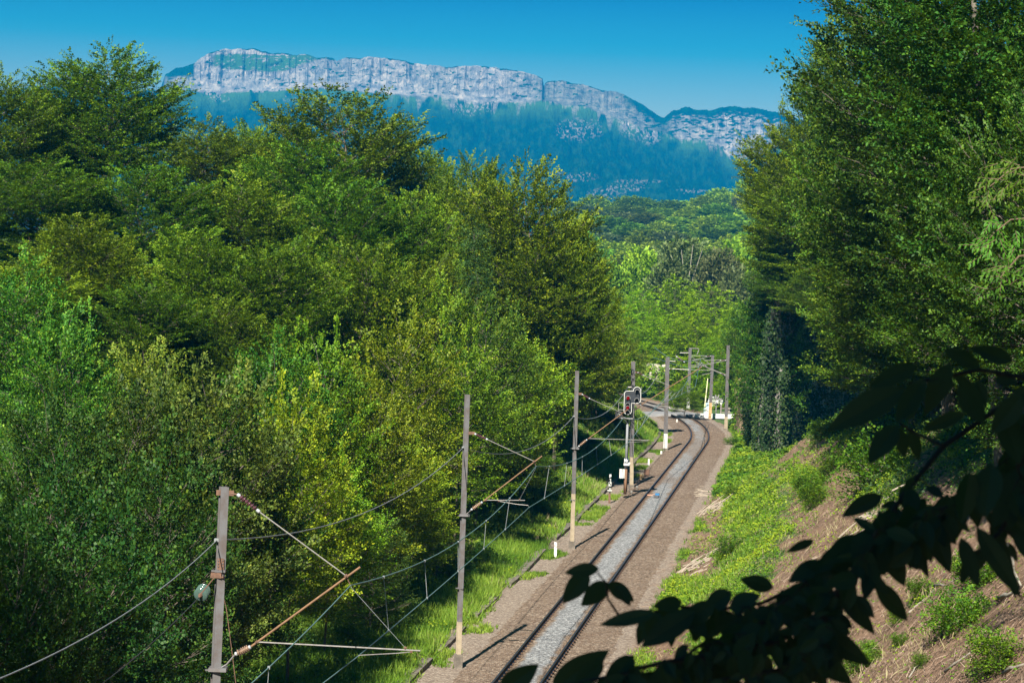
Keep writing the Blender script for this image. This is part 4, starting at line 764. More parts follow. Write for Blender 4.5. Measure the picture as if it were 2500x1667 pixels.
T('beech_tree', 560, 415, 300, 138, 'beech', "yellowish beech crown below the gappy skyline top", group=LB)
T('beech_tree', 780, 420, 320, 140, 'beech', "wide bright beech crown directly below the domed beech", group=LB)
T('beech_tree', 945, 450, 220, 142, 'beech', "beech below the slim dark top, shaded on its left", group=LB)
T('beech_tree', 440, 530, 280, 118, 'beech', "big beech front crown between the dark gap and the broken branches", group=LB)
T('beech_tree', 190, 500, 280, 112, 'beech', "beech crown above the dark gap at the left", group=LB)
T('beech_tree', 640, 560, 280, 118, 'beech', "dark green beech crown left of the centre above the shrub belt", group=LB)
T('beech_tree', 840, 560, 270, 122, 'beech', "vivid green beech crown hanging above the bright hornbeams", group=LB)
T('beech_tree', 330, 655, 280, 108, 'beech', "low beech boughs filling the dark gap behind the slender pale tree", group=LB)
T('beech_tree', 520, 690, 240, 110, 'beech', "low beech boughs in the dark gap behind the reddish green shrub", group=LB)
T('beech_tree', 60, 600, 260, 104, 'beech', "low beech by the left edge just above the shrub belt", group=LB)
T('beech_tree', 990, 600, 200, 138, 'beech', "beech crown left of the spruce, half hidden by hornbeams", group=LB)
T('beech_tree', 1290, 560, 220, 150, 'beech', "lower beech bough mass under the large rounded beech", group=LB)
def YT_(*a, **k): return T('hornbeam_tree', *a, group=LY, clear=(4.6 if a[3] < 60 else 5.2 if a[3] < 140 else 5.2), **k)
YT_(40, 620, 300, 84, 'hazel', "broad green hornbeam cut by the left edge below the beeches")
YT_(150, 740, 240, 76, 'hazel', "hornbeam left of the slender pale tree")
YT_(340, 795, 120, 82, 'pale', "slender pale yellow tree with thin white stems above the thicket")
YT_(480, 858, 320, 66, 'brown', "reddish green shrub crown with upright shoots, in front of the dark gap")
YT_(640, 805, 220, 84, 'hazel', "pointed hornbeam top between the two dark gaps")
YT_(735, 790, 200, 88, 'young', "hornbeam left of the big sunlit hornbeam")
YT_(915, 740, 300, 100, 'young', "big sunlit yellow-green hornbeam at the middle of the belt")
YT_(1000, 668, 220, 122, 'young', "bright hornbeam top just left of the spruce foot")
YT_(1110, 690, 260, 118, 'hazel', "blue-green hornbeam below the spruce")
YT_(1235, 612, 250, 138, 'hazel', "round blue-green hornbeam dome at the foot of the large beech")
YT_(1180, 770, 260, 108, 'young', "hornbeam behind the third mast top, left of it")
YT_(1060, 800, 280, 98, 'young', "sunny hornbeam over the second mast top")
YT_(850, 900, 280, 82, 'young', "sunlit hornbeam left of the second mast")
YT_(680, 920, 260, 74, 'young', "hornbeam above the nearest cantilever, light green")
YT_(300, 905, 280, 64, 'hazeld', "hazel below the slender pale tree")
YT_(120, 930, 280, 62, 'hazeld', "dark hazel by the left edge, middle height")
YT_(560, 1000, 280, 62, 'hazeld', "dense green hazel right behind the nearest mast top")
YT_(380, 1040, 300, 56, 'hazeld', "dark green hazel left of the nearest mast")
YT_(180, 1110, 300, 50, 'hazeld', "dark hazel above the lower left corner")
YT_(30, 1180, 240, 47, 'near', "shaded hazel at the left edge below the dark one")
YT_(760, 1060, 260, 70, 'young', "hornbeam hanging over the earth wire between the first two masts")
YT_(930, 1030, 240, 80, 'young', "hornbeam immediately left of the second mast, arching low")
YT_(1150, 930, 240, 102, 'young', "hornbeam between the second and third masts, upper one")
YT_(1290, 830, 200, 124, 'young', "hornbeam behind the third mast")
YT_(1375, 800, 180, 142, 'young', "green hornbeam left of the signal head")
YT_(1370, 655, 150, 158, 'young', "hornbeam on the shoulder right of the blue-green dome")
YT_(1330, 705, 200, 150, 'young', "bright hornbeam between the blue-green dome and the pale yellow-green shrub")
YT_(1250, 745, 220, 136, 'young', "sunny hornbeam right below the blue-green dome")
YT_(1415, 755, 150, 160, 'pale', "pale airy shrub just left of the fourth mast's top")
YT_(1440, 690, 150, 175, 'pale', "pale yellow-green shrub above the signal")
YT_(1500, 760, 130, 205, 'pale', "pale tangled shrub left of the locusts")
YT_(1440, 830, 140, 170, 'young', "light hornbeam behind the fourth mast")
YT_(1545, 815, 110, 222, 'pale', "pale bush on the bend left of the fifth mast")
YT_(1575, 880, 90, 236, 'young', "low bush beside the far bend, left of the crossing")
YT_(1400, 940, 120, 148, 'hazel', "dark hornbeam between third mast and signal, over the shadow")
YT_(1505, 925, 100, 196, 'young', "small shrub above the lime green bank")
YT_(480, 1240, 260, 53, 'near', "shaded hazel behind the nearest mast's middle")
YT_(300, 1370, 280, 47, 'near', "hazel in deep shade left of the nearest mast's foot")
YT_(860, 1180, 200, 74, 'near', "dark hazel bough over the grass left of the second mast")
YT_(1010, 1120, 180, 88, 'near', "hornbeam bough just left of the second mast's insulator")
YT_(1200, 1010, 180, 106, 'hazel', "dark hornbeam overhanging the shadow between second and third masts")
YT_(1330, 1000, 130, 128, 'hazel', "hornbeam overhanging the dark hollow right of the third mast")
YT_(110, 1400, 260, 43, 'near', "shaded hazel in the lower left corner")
# ------------------------------------------------------------------ right side trees
RB = "big trees on the right bank"
def RT(name, *a, **k): return T(name, *a, group=RB, **k)
RT('beech_tree', 1900, 88, 300, 194, 'beechtip', "tapering beech with a feathery tip against the sky, right of the valley", base=11)
RT('beech_tree', 1830, 290, 230, 192, 'beech', "beech whose left edge borders the distant hill, right side", base=11)
RT('beech_tree', 1850, 420, 240, 186, 'beech', "beech with tiered boughs over the ivy rock wall", base=11)
RT('ash_tree', 2050, 190, 360, 118, 'ashl', "leafy ash below the feathery tipped beech")
RT('ash_tree', 2230, -260, 620, 92, 'ash', "tall dark ash leaving the top of the picture at the right")
RT('ash_tree', 2110, -70, 260, 120, 'ashl', "ash whose spray reaches into the sky at the top edge")
RT('ash_tree', 2330, 60, 480, 74, 'ash', "shaded ash crown at the upper right edge")
RT('ash_tree', 2400, 180, 330, 56, 'ash', "dark ash crown in front of the slender pale trunk's upper part")
RT('ash_tree', 2120, 330, 420, 98, 'ashl', "mid green ash crown in the middle of the right woodland")
RT('hazel_tree', 2010, 560, 300, 112, 'hazel', "hazel with lit tiers right of the rock wall top")
RT('hazel_tree', 2180, 590, 330, 90, 'hazel', "glossy hazel crown in the middle right, above the yellow shrub")
RT('hazel_tree', 2330, 520, 300, 78, 'ash', "dark crown behind the walnut leaves at the right edge")
RT('hazel_tree', 2010, 740, 210, 122, 'young', "yellowish shrub on the bank edge right of the dark rock wall")
RT('hazel_tree', 2150, 760, 260, 98, 'hazel', "green shrub on the bank top behind the foreground leaves")
RT('hazel_tree', 2300, 820, 240, 82, 'hazel', "shrub behind the pale trunk at the right")
RT('hazel_tree', 1745, 800, 90, 214, 'young', "small bright tree on top of the rock beyond the tallest distant mast")
RT('hazel_tree', 1780, 640, 110, 190, 'hazel', "shrub on top of the ivy rock wall, left end")
RT('hazel_tree', 1795, 590, 150, 186, 'hazel', "dense shrub hanging over the top of the rock wall, left end", base=10.5)
RT('hazel_tree', 1862, 620, 150, 183, 'hazel', "dense shrub hanging over the top of the dark rock wall, middle", base=10.0)
RT('hazel_tree', 1725, 700, 100, 225, 'hazel', "grey-green small tree between the locusts and the beech edge")
# slender pale trunk standing on the bank at the right and the walnut sprays at the right edge
pt = hit(2438, 1195, 35, 90); TB = MB()
e = empty("slender_tree", pt, "slender tree with a blotchy pale bare trunk on the right bank", "tree", RB)
pts = [at(*p, pt.y) - pt for p in ((2440, 1200), (2436, 1110), (2428, 1000), (2420, 900), (2425, 780), (2405, 560), (2393, 300), (2380, 40), (2372, -60))]; pts[0].z -= .3
TB.tube(pts, [.115, .11, .10, .10, .095, .09, .085, .08, .04], 10); TB.tube([pts[4], pts[4] + Vector((-.5, .3, .9)), pts[4] + Vector((-1.3, .4, 1.3))], [.04, .03, .012], 5); TB.tube([pts[5], pts[5] + Vector((.5, .3, .7)), pts[5] + Vector((1.2, .4, 1.5))], [.04, .03, .012], 5)
TB.obj("trunk", plain("lichen_bark", (.15, .13, .105), .9, var=.7, scale=4, bmp=.02), e, True); o = link("crown", TV['ash'][0]['crown'], None, e); o.location = pts[4] + Vector((.6, .6, -1.6)); o.scale = (.62, .62, .85)
def bigleaf(q, P, D, N, L, W, curl=.15, fold=.12, n=5, prof=None):
    P, D, N = Vector(P), Vector(D).normalized(), Vector(N); S = D.cross(N).normalized(); N = S.cross(D)
    vs = []; 
    for i in range(n + 1):
        u = i / n; w__ = W * .5 * (math.sin(math.pi * u ** .8) ** .85 if 0 < u < 1 else 0) + .0005; c_ = P + D * L * u - N * L * curl * u * u
        vs += [c_ - S * w__ + N * w__ * fold * 2, c_, c_ + S * w__ + N * w__ * fold * 2]
    fs = []
    for i in range(n):
        for k_ in (0, 1): a = i * 3 + k_; fs.append((a, a + 1, a + 4, a + 3))
    q.add(vs, fs)
rw = random.Random(11)
def walnut(px, py, n, Yd, label):
    o_ = at(px, py, Yd); e = empty("walnut_bough", o_, label, "bough", RB); q = MB(); tw = MB()
    end = at(2540, py - 60, Yd) - o_; tw.tube([Vector(), end * .5 + Vector((0, .1, .15)), end], [.008, .014, .02], 5)
    for i in range(n):
        p = end * (rw.random() ** 1.3 * .8) + Vector((rw.uniform(-.25, .25), rw.uniform(-.3, .3), rw.uniform(-.35, .25))); rd = Vector((rw.uniform(-1, .5), rw.uniform(-.5, .3), rw.uniform(-.7, .2))).normalized()
        tw.tube([p, p + rd * .3], [.006, .003], 3, False)
        for k_ in range(7):
            f = k_ / 7; sd = Vector((rd.z, .3, -rd.x)).normalized() * (1 if k_ % 2 else -1); bigleaf(q, p + rd * .3 * f, rd * .6 + sd * (.8 - .4 * f) + Vector((0, 0, -.35)), Vector((rw.uniform(-.4, .4), -.6, 1)), rw.uniform(.07, .12), rw.uniform(.028, .042), .2, .15, 4)
    me = q.mesh("leaves", LM['walnut']); a = me.attributes.new("tone", 'FLOAT', 'FACE'); a.data.foreach_set("value", np.repeat(np.clip(np.random.default_rng(3).normal(.5, .25, len(me.polygons) // 8), 0, 1), 8).astype(np.float32)); link("leaves", me, None, e); tw.obj("twig", TWIG, e)
walnut(2405, 465, 34, 38, "drooping walnut bough with long light leaflets, upper one at the right edge"); walnut(2400, 590, 30, 37, "drooping walnut bough at the right edge, middle one"); walnut(2440, 680, 22, 36, "lowest drooping walnut bough at the right edge above the dark foreground leaves")
# ------------------------------------------------------------------ valley trees in the gap
LC = "bright locust trees beyond the crossing"
for x, y, wp, Yd, lb in ((1480, 660, 130, 300, "locust at the left end of the bright feathery group, half behind pale shrubs"), (1550, 634, 150, 305, "highest locust of the bright feathery group"), (1630, 652, 150, 300, "locust right of the highest one in the bright group"), (1690, 700, 110, 290, "locust at the right end of the bright feathery group"),
                         (1520, 720, 150, 280, "locust in the lower left of the bright group"), (1600, 715, 160, 275, "locust in the lower middle of the bright group"), (1655, 770, 130, 268, "locust low at the right, above the crossing masts")): T('locust_tree', x, y, wp, Yd, 'locust', lb, group=LC)
T('catalpa_tree', 1665, 858, 80, 256, 'locust', "small tree with big bright round leaves above the crossing fence")
for x, y, wp, Yd, kd, lb in ((1600, 880, 110, 268, 'young', "yellow-green bush straight behind the crossing"), (1560, 900, 90, 262, 'pale', "pale bush left of the distant mast beyond the crossing"), (1640, 930, 70, 262, 'young', "low bush behind the crossing cabinet"), (1710, 850, 90, 250, 'hazel', "bush right of the big-leaved tree"), (1580, 840, 90, 275, 'young', "bush above the far guard rail")): T('bush', x, y, wp, Yd, kd, lb, cat='bush')
GG = "grey-green trees at the foot of the far hill"
for x, y, wp, Yd, kd, lb in ((1400, 608, 110, 400, 'far', "grey-green tree at the hill foot touching the left woodland"), (1470, 575, 120, 420, 'far', "dark rounded tree at the hill foot left of the pale one"), (1575, 556, 170, 430, 'fargrey', "pale grey-green tree with white limbs at the foot of the far hill"), (1660, 580, 120, 420, 'fargrey', "pale brownish tree right of the white limbed one"), (1700, 620, 100, 400, 'fargrey', "grey-green tree at the right end of the hill foot"), (1540, 600, 120, 395, 'fargrey', "lower grey tree in front of the white limbed one"), (1690, 560, 110, 470, 'far', "green tree behind the pale brownish one")): T('valley_tree', x, y, wp, Yd, kd, lb, group=GG)
# pale limbs of the white limbed tree
pw = at(1578 * K, 640 * K, 421); q = MB(); v0 = Vector((pw.x, 421, gzf(pw.x, 421)))
for a_, b_, c__ in ((0, -1.2, 5), (0, .8, 6), (.3, 2.4, 5), (-.3, -3, 4)): q.tube([v0 + Vector((a_, 0, 0)), pw + Vector((b_ * .4, 0, 0)), pw + Vector((b_, -.5, c__))], [.10, .075, .03], 5)
for o in COL.objects:
    if o.get("label", "").startswith("pale grey-green tree with white limbs"):
        me = q.mesh("limbs", BARKP, True); l_ = link("limbs", me, None, o); l_.matrix_parent_inverse = (Matrix.Translation(o.location) @ o.rotation_euler.to_matrix().to_4x4()).inverted()
rh = random.Random(3); HLAB = "rounded tree of the wood covering the far hillside between the two near woodlands"
hsky = [(1250, 470), (1350, 462), (1400, 455), (1470, 452), (1520, 470), (1560, 468), (1600, 447), (1650, 430), (1700, 414), (1760, 392), (1850, 372)]
hx, hy = zip(*hsky)
for row in range(8):
    f = row / 7; Yd = 1300 - 700 * f
    for i in range(9):
        x = 1325 + i * 54 + (row % 2) * 27 + rh.uniform(-14, 14); ys_ = float(np.interp(x, hx, hy)); y = ys_ + (600 - ys_) * f ** 1.15 + rh.uniform(-8, 8); wp = rh.uniform(66, 100) * (1 + .5 * f)
        if x > 1780: continue
        T('hillside_tree', x, y, wp, Yd + rh.uniform(-15, 15), 'far' if rh.random() < .88 else 'fargrey', HLAB, group="trees of the wood on the far hillside")
# ------------------------------------------------------------------ grass, brambles and brushwood
rg_ = np.random.default_rng(77)
def scatter(n, s0, s1, y0, y1, pw_=1.0):
    Y = (y0 ** (1 - pw_ * .999) + rg_.random(n) * (y1 ** (1 - pw_ * .999) - y0 ** (1 - pw_ * .999))) ** (1 / (1 - pw_ * .999)) if pw_ else rg_.uniform(y0, y1, n)
    s = rg_.uniform(s0, s1, n); X = xc(Y) + s * np.sqrt(1 + hd(Y) ** 2); return X, Y, s
def grassy(name, n, s0, s1, y0, y1, hmin, hmax, wd, label, keepf, mat='grass', per=5, spread=.06, tone=.5):
    X, Y, s = scatter(n, s0, s1, y0, y1, .5); k_ = keepf(X, Y, s) > rg_.random(n); X, Y = X[k_], Y[k_]; n = len(X)
    P = np.stack([X, Y, gz(X, Y) - .03], -1)[:, None] + np.concatenate([rg_.normal(0, spread, (n, per, 2)), np.zeros((n, per, 1))], 2)
    patch = fbm(X * .45, Y * .45, 91, 3)
    D = np.array([0, 0, 1.]) + np.concatenate([rg_.normal(0, .38, (n, per, 2)), np.zeros((n, per, 1))], 2); Nn = np.concatenate([rg_.normal(0, 1, (n, per, 2)), np.full((n, per, 1), .3)], 2)
    L = (rg_.uniform(hmin, hmax, (n, per)) * (.6 + .9 * patch[:, None])).ravel(); V, Q = leaves(P.reshape(-1, 3), D.reshape(-1, 3), Nn.reshape(-1, 3), L, np.full(n * per, wd), .1, .15)
    tn = np.clip(tone + (patch[:, None] - .5) * 1.1 + rg_.normal(0, .15, (n, per)), 0, 1).ravel(); o = link(name, npmesh(name, V, Q, LM[mat], tn)); tag(o, label, "grass", kind="stuff"); return o
fL = lambda X, Y, s: (.45 + .55 * sst(-3.5, -4.6, s)) * sst(-3.45, -3.9, s + (fbm(X * .5, Y * .5, 24) - .5) * .8) * (.25 + 1.5 * sst(.35, .6, fbm(X * .6, Y * .6, 14, 3)))
grassy("long_grass", 25000, -9.5, -3.3, 60, 125, .22, .62, .035, "long bright grass on the strip between trough and shrubs", fL)
grassy("lime_grass", 17000, -10, -3.7, 125, 226, .2, .5, .05, "lime green grass on the steep little bank beyond the signal", lambda X, Y, s: .9 + 0 * s, tone=.62)
grassy("cess_grass", 15000, -3.75, -2.4, 64, 215, .08, .25, .04, "small grass tufts growing in the gravel by the masts", lambda X, Y, s: sst(.54, .66, fbm(X * .5, Y * .25, 17, 3) + .06 * sst(-3.0, -3.7, s)))
grassy("bank_grass", 30000, 2.9, 7.0, 70, 226, .10, .32, .04, "fresh green grass along the foot of the right bank", lambda X, Y, s: sst(.3, .8, green_at(X, Y, gz(X, Y))) * (1 - .6 * sst(4.5, 7, s)) * sst(3.1, 3.9, s + .8 * fbm(X * .6, Y * .6, 5)))
def herbs(name, n, s0, s1, y0, y1, label, keepf, lf=.11, hmax=.28, per=9, mat='herb', cat="ground cover", tone=.42, up=.5):
    X, Y, s = scatter(n, s0, s1, y0, y1, .8); k_ = keepf(X, Y, s) > rg_.random(n); X, Y = X[k_], Y[k_]; n = len(X); patch = fbm(X * .55, Y * .55, 93, 3)
    hh = hmax * (.3 + 1.3 * patch)[:, None] * rg_.random((n, per)); P = np.stack([X, Y, gz(X, Y)], -1)[:, None] + np.concatenate([rg_.normal(0, .13, (n, per, 2)), hh[..., None]], 2)
    D = rg_.normal(0, 1, (n, per, 3)) * [1, 1, up]; Nn = np.array([0, -.25, 1.]) + rg_.normal(0, .5, (n, per, 3)); sz = (rg_.uniform(.6, 1.35, (n, per)) * np.clip(Y / 110, .5, 1.2)[:, None]).ravel()
    V, Q = leaves(P.reshape(-1, 3), D.reshape(-1, 3), Nn.reshape(-1, 3), lf * sz, lf * .75 * sz)
    tn = np.clip(tone + (patch[:, None] - .5) * 1.3 + .3 * (hh / hmax - .4) + rg_.normal(0, .16, (n, per)), 0, 1).ravel(); o = link(name, npmesh(name, V, Q, LM[mat], tn)); return tag(o, label, cat, kind="stuff")
herbs("bramble_cover", 46000, 3.3, 17, 34, 150, "low brambles and herbs spreading over the right bank", lambda X, Y, s: sst(.30, .90, green_at(X, Y, gz(X, Y))) * .85 + .10, lf=.10, hmax=.2)
herbs("bank_cover", 9000, 3.3, 12, 150, 226, "green herbs at the far end of the right bank below the rock", lambda X, Y, s: .9 + 0 * s, lf=.16, hmax=.35)
herbs("strip_herbs", 7000, -8.5, -3.8, 62, 150, "leafy weeds mixed into the grass behind the trough", lambda X, Y, s: sst(.48, .62, fbm(X * .4, Y * .4, 19, 3)), lf=.10, hmax=.35, tone=.55)
herbs("wood_floor_cover", 26000, -46, -5.2, 40, 235, "shaded undergrowth below the left shrubs", lambda X, Y, s: .8 + 0 * s, lf=.17, hmax=.5, mat='ivy')
herbs("right_wood_floor_cover", 15000, 11, 40, 60, 235, "shaded undergrowth below the right woodland", lambda X, Y, s: .8 + 0 * s, lf=.17, hmax=.6, mat='ivy')
WOODC = newmat("dry_brushwood"); n, b = WOODC[1], WOODC[2]
n.links.new(ramp(n, [(0, (.055, .032, .02)), (.5, (.19, .118, .078)), (1, (.43, .33, .25))], attr(n, "tone")), b.inputs["Base Color"]); b.inputs["Roughness"].default_value = .9; WOODC = WOODC[0]
def brush(name, n, s0, s1, y0, y1, label, keepf, L0, L1, W0, W1, dirv=(.7, .75), spread=.6, lift=.05):
    X, Y, s = scatter(n, s0, s1, y0, y1, 1.1); k_ = keepf(X, Y, s) > rg_.random(n); X, Y = X[k_], Y[k_]; n = len(X); e_ = .25; Z = gz(X, Y)
    Nn = unit(np.stack([-(gz(X + e_, Y) - gz(X - e_, Y)) / (2 * e_), -(gz(X, Y + e_) - gz(X, Y - e_)) / (2 * e_), np.ones(n)], -1)); clump = fbm(X * .8, Y * .8, 55, 3)
    a = math.atan2(dirv[1], dirv[0]) + rg_.normal(0, spread, n) + (clump - .5) * 2.2; D = np.stack([np.cos(a), np.sin(a), 0 * a], -1); D = D - Nn * (D * Nn).sum(-1, keepdims=True) + Nn * rg_.normal(0, .10, n)[:, None]
    P = np.stack([X, Y, Z], -1) + Nn * (rg_.random(n) * lift + .01)[:, None]; L = rg_.uniform(L0, L1, n) ** 1.0; W = rg_.uniform(W0, W1, n)
    D = unit(D); S = unit(np.cross(Nn, D)); h_ = (W * .5)[:, None]; Lc = L[:, None]
    V = np.stack([P - S * h_, P + Nn * h_, P + S * h_, P + D * Lc - S * h_ * .5, P + D * Lc + Nn * h_ * .6, P + D * Lc + S * h_ * .5], 1).reshape(-1, 3); i = np.arange(n)[:, None] * 6
    Q = np.concatenate([i + [0, 1, 4, 3], i + [1, 2, 5, 4]], 0); tn = np.clip(.40 + (clump - .5) * .7 + rg_.normal(0, .24, n), 0, 1); o = link(name, npmesh(name, V, Q, WOODC, np.concatenate([tn, tn]))); return tag(o, label, "brushwood", kind="stuff")
gb = lambda X, Y: green_at(X, Y, gz(X, Y))
brush("cut_brushwood", 170000, 3.0, 17, 32, 150, "dry cut twigs and bark litter strewn over the right bank", lambda X, Y, s: 1 - .75 * gb(X, Y), .07, .34, .006, .018)
brush("long_twigs", 1700, 3.4, 17, 32, 140, "longer bleached twigs lying about the bare parts of the right bank", lambda X, Y, s: 1 - .85 * gb(X, Y), .35, 1.1, .012, .03, spread=.8, lift=.12)
brush("twig_litter", 3500, 1.9, 4.0, 60, 150, "pale twigs scattered on the gravel right of the rails", lambda X, Y, s: sst(.35, .6, fbm(X * .5, Y * .3, 88)) * sst(1.6, 3.6, s), .12, .5, .012, .03, (.85, -.1), .7, .02)
BR = "long cut branches lying on the right bank"
def log(px0, py0, px1, py1, r, label):
    a = hit(px0, py0, 28, 200); b_ = hit(px1, py1, 28, 200); q = MB(); d = b_ - a; up = Vector((0, 0, r * 1.2 + .06)); mid = a.lerp(b_, .5); mid.z = gzf(mid.x, mid.y)
    pts = [a + up, a.lerp(mid, .6) + up * 1.6 + Vector((.03, 0, 0)), mid + up * 1.3, b_ + up]; q.tube([p - a for p in pts], [r, r * .9, r * .8, r * .4], 7); o = q.obj("cut_branch", BARKP, None, True); o.location = a; tag(o, label, "branch", BR)
ZB = lambda a, b_: (1900 + a * .2551, 1300 + b_ * .2551)
for p0, p1, r, lb in (((1590, 1380), (1860, 1180), .026, "longest pale cut branch near the lower right corner"), ((1250, 800), (1610, 430), .022, "long slanting pale branch above the leafy sprout"), ((1480, 700), (1690, 580), .018, "short pale branch right of the long slanting one"), ((1900, 430), (2030, 270), .014, "thin pale stick standing out near the foreground leaves' right end"),
                      ((1250, 1430), (1350, 1300), .016, "crooked branch end at the lower edge of the picture"), ((2190, 170), (2320, 560), .045, "thick fallen branch at the far right"), ((2100, 700), (2290, 600), .05, "split orange brown log at the right edge"), ((2150, 1410), (2350, 1320), .04, "dark branch in the lower right corner"), ((1480, 560), (1720, 480), .04, "thick grey half buried branch under the dark leaves"), ((1110, 700), (980, 690), .012, "small stick left of the leafy sprout")): log(*ZB(*p0), *ZB(*p1), r, lb)
grassy("dry_grass", 5000, -9.0, -3.7, 60, 215, .25, .6, .022, "dry pale stalks standing among the long grass on the left strip", lambda X, Y, s: sst(.5, .68, fbm(X * .5, Y * .5, 44, 3)), mat='straw', per=4)
grassy("dry_bank_grass", 9000, 3.2, 12, 45, 200, .12, .35, .02, "dry pale grass stalks scattered over the right bank", lambda X, Y, s: sst(.46, .66, fbm(X * .6, Y * .6, 46, 3)), mat='straw', per=4, spread=.10)
# woody piles
for px, py, n_, sc_, lb in ((1738, 1248, 46, 1.15, "pile of long bleached cut sticks at the foot of the right bank"), (1695, 1195 , 40, .5, "small heap of white chips beside the rails"), (1715, 1375, 24, .9, "loose heap of pale sticks lower on the right bank"), (2130, 1265, 30, .7, "tangle of broken branches and roots under the middle bush"), (1680, 1400, 14, .7, "few bleached sticks where gravel meets the bank"), (2035, 1350, 16, .7, "tangled dry twigs on the bare part of the bank")):
    if sc_ == .5: px, py = 1698, 1203
    c_ = hit(px, py, 40, 200) if sc_ != .5 else atz(px, py, -.3); q = MB(); r_ = random.Random(px)
    for i in range(n_):
        o_ = Vector((r_.gauss(0, .45), r_.gauss(0, 1.5), 0)) * (1 if sc_ != .5 else 1.1); z = gzf(c_.x + o_.x, c_.y + o_.y) - c_.z + r_.uniform(.03, .22) * (sc_ > .5) + .03; L_ = r_.uniform(.5, 1.5) * sc_; a = r_.gauss(.55, .28)
        d = Vector((math.cos(a), math.sin(a) * .9, r_.gauss(.35, .12) * (sc_ > .5))) * L_; p = Vector((o_.x, o_.y, z)); q.tube([p, p + d * .5 + Vector((0, 0, .02)), p + d], [.028, .024, .012], 4)
    o = q.obj("stick_pile", plain("bleached_wood", (.40, .335, .27), .9, var=.35, scale=4), None); o.location = c_; tag(o, lb, "stick pile", kind="stuff")
for px, py, sc_, v_, lb in ((2140, 1180, 2.4, 0, "large dark bramble bush in the middle of the right bank"), (2025, 1162, 1.4, 1, "yellow-green bush left of the large bramble bush"), (1975, 1205, 1.3, 0, "upright leafy sprout cluster on the bare patch"), (1995, 1235, 1.2, 1, "green bush just below the upright sprout cluster"), (1900, 1060, 2.0, 0, "bush at the crest of the right bank, left one"), (2010, 1075, 1.6, 1, "small bush on the crest beside the foreground leaf"), (2255, 1460, .6, 1, "leafy sprout poking out from behind the foreground leaves"), (2330, 1545, 1.1, 0, "dark green bush above the lower right corner"), (2200, 1575, .38, 0, "small round bush left of the dark green one"), (2127, 1592, .34, 1, "tiny leafy sprout left of the small round bush"), (2088, 1640, .75, 1, "glossy sprout at the lower edge beside the foreground leaves"), (2255, 1625, .34, 0, "tiny sprout near the bottom edge right of the glossy one"), (2195, 1520, .4, 1, "yellow-green sprout on the bare bank"), (1845, 1010, 1.8, 1, "bush on the left end of the bank crest by the rock wall"), (1790, 1215, 1.0, 0, "low bush right of the stick pile"), (1770, 1360, 1.2, 1, "bush in the lower middle of the green bank"), (1785, 1085, 1.0, 0, "low bush near the far toe of the bank"), (2385, 1430, 1.0, 0, "dark bush near the fallen branch at the right"), (2440, 1640, .9, 1, "shaded bush in the lower right corner")):
    p = hit(px, py, 28, 230); t = TV['bush'][v_]; e = empty("bush", p - Vector((0, 0, .03)), lb, "bush", "bushes on the right bank", rt.uniform(0, 6.28)); s_ = sc_ * .62
    for nm in ('trunk', 'crown'): o = link(nm, t[nm], None, e); o.scale = (s_, s_, s_ * .95)
p = hit(1040, 1395, 50, 120); 
for px, py, sc_, v_, lb in ((945, 1400, 1.3, 0, "yellow-green clump in the grass left of the second mast"), (1010, 1330, 1.6, 1, "leafy clump at the shrub edge behind the second mast"), (1215, 1290, 1.2, 0, "tall weed clump in the strip left of the third mast"), (1330, 1262, 1.0, 1, "weed clump just left of the third mast's foot"), (905, 1500, 1.5, 0, "dark clump at the edge of the shade, lowest on the left strip"), (1180, 1390, 1.0, 1, "bright weed clump beside the trough between second and third masts"), (860, 1590, 1.2, 1, "weed clump near the bottom edge left of the trough")):
    p = hit(px, py, 28, 230); t = TV['bush'][v_]; e = empty("bush", p - Vector((0, 0, .03)), lb, "bush", "clumps on the left strip", rt.uniform(0, 6.28)); s_ = sc_ * .6
    for nm in ('trunk', 'crown'): o = link(nm, t[nm], None, e); o.scale = (s_, s_, s_ * 1.1)
# ------------------------------------------------------------------ foreground tree whose bough hangs before the lens, and whose crown shades it
variants('fore', 1, seed0=12, H=19, hb=8.2, R=7.0, prof=domep, nl=90, leaf=(.40, .26), ls=1.2, k=13, el0=0, el1=55, trunk_r=.3, mat='dark', sec=.7, sstep=.45, lump=.2)
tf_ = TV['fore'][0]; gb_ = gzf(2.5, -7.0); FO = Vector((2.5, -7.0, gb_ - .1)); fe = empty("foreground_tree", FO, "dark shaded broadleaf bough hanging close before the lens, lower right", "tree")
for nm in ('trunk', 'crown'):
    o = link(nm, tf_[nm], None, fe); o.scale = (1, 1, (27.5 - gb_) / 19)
ZQ = lambda a, b_: (1250 + a * .5319, 833 + b_ * .5319)
rf = random.Random(21); ql = MB(); qt = MB()
def fat(a, b_, Yd): return at(*ZQ(a, b_), Yd) - FO
BRs = [([(2900, -250), (2420, 180), (2200, 330), (1980, 480), (1800, 700), (1700, 850), (1560, 970), (1350, 1100), (1150, 1200), (950, 1230), (760, 1215), (640, 1245)], .007, 4.9),
       ([(1700, 850), (1560, 1060), (1420, 1250), (1200, 1380), (950, 1440), (700, 1470), (430, 1540), (150, 1600)], .008, 4.6), ([(2420, 180), (2330, 480), (2180, 640), (1980, 780), (1800, 830), (1660, 840)], .008, 5.1),
       ([(2330, 480), (2330, 700), (2250, 860), (2160, 960)], .007, 4.8), ([(2420, 180), (2150, 130), (1950, 170), (1830, 190)], .006, 5.0), ([(1980, 480), (1850, 420), (1780, 380)], .005, 4.7), ([(1420, 1250), (1450, 1330), (1400, 1420), (1250, 1500), (900, 1560)], .006, 4.5), ([(1350, 1100), (1100, 1330), (850, 1400), (700, 1530)], .005, 4.7), ([(2420, 180), (2450, 420), (2380, 620), (2300, 760)], .006, 4.9), ([(1700, 850), (1800, 900), (1900, 780), (2000, 760)], .005, 4.8)]
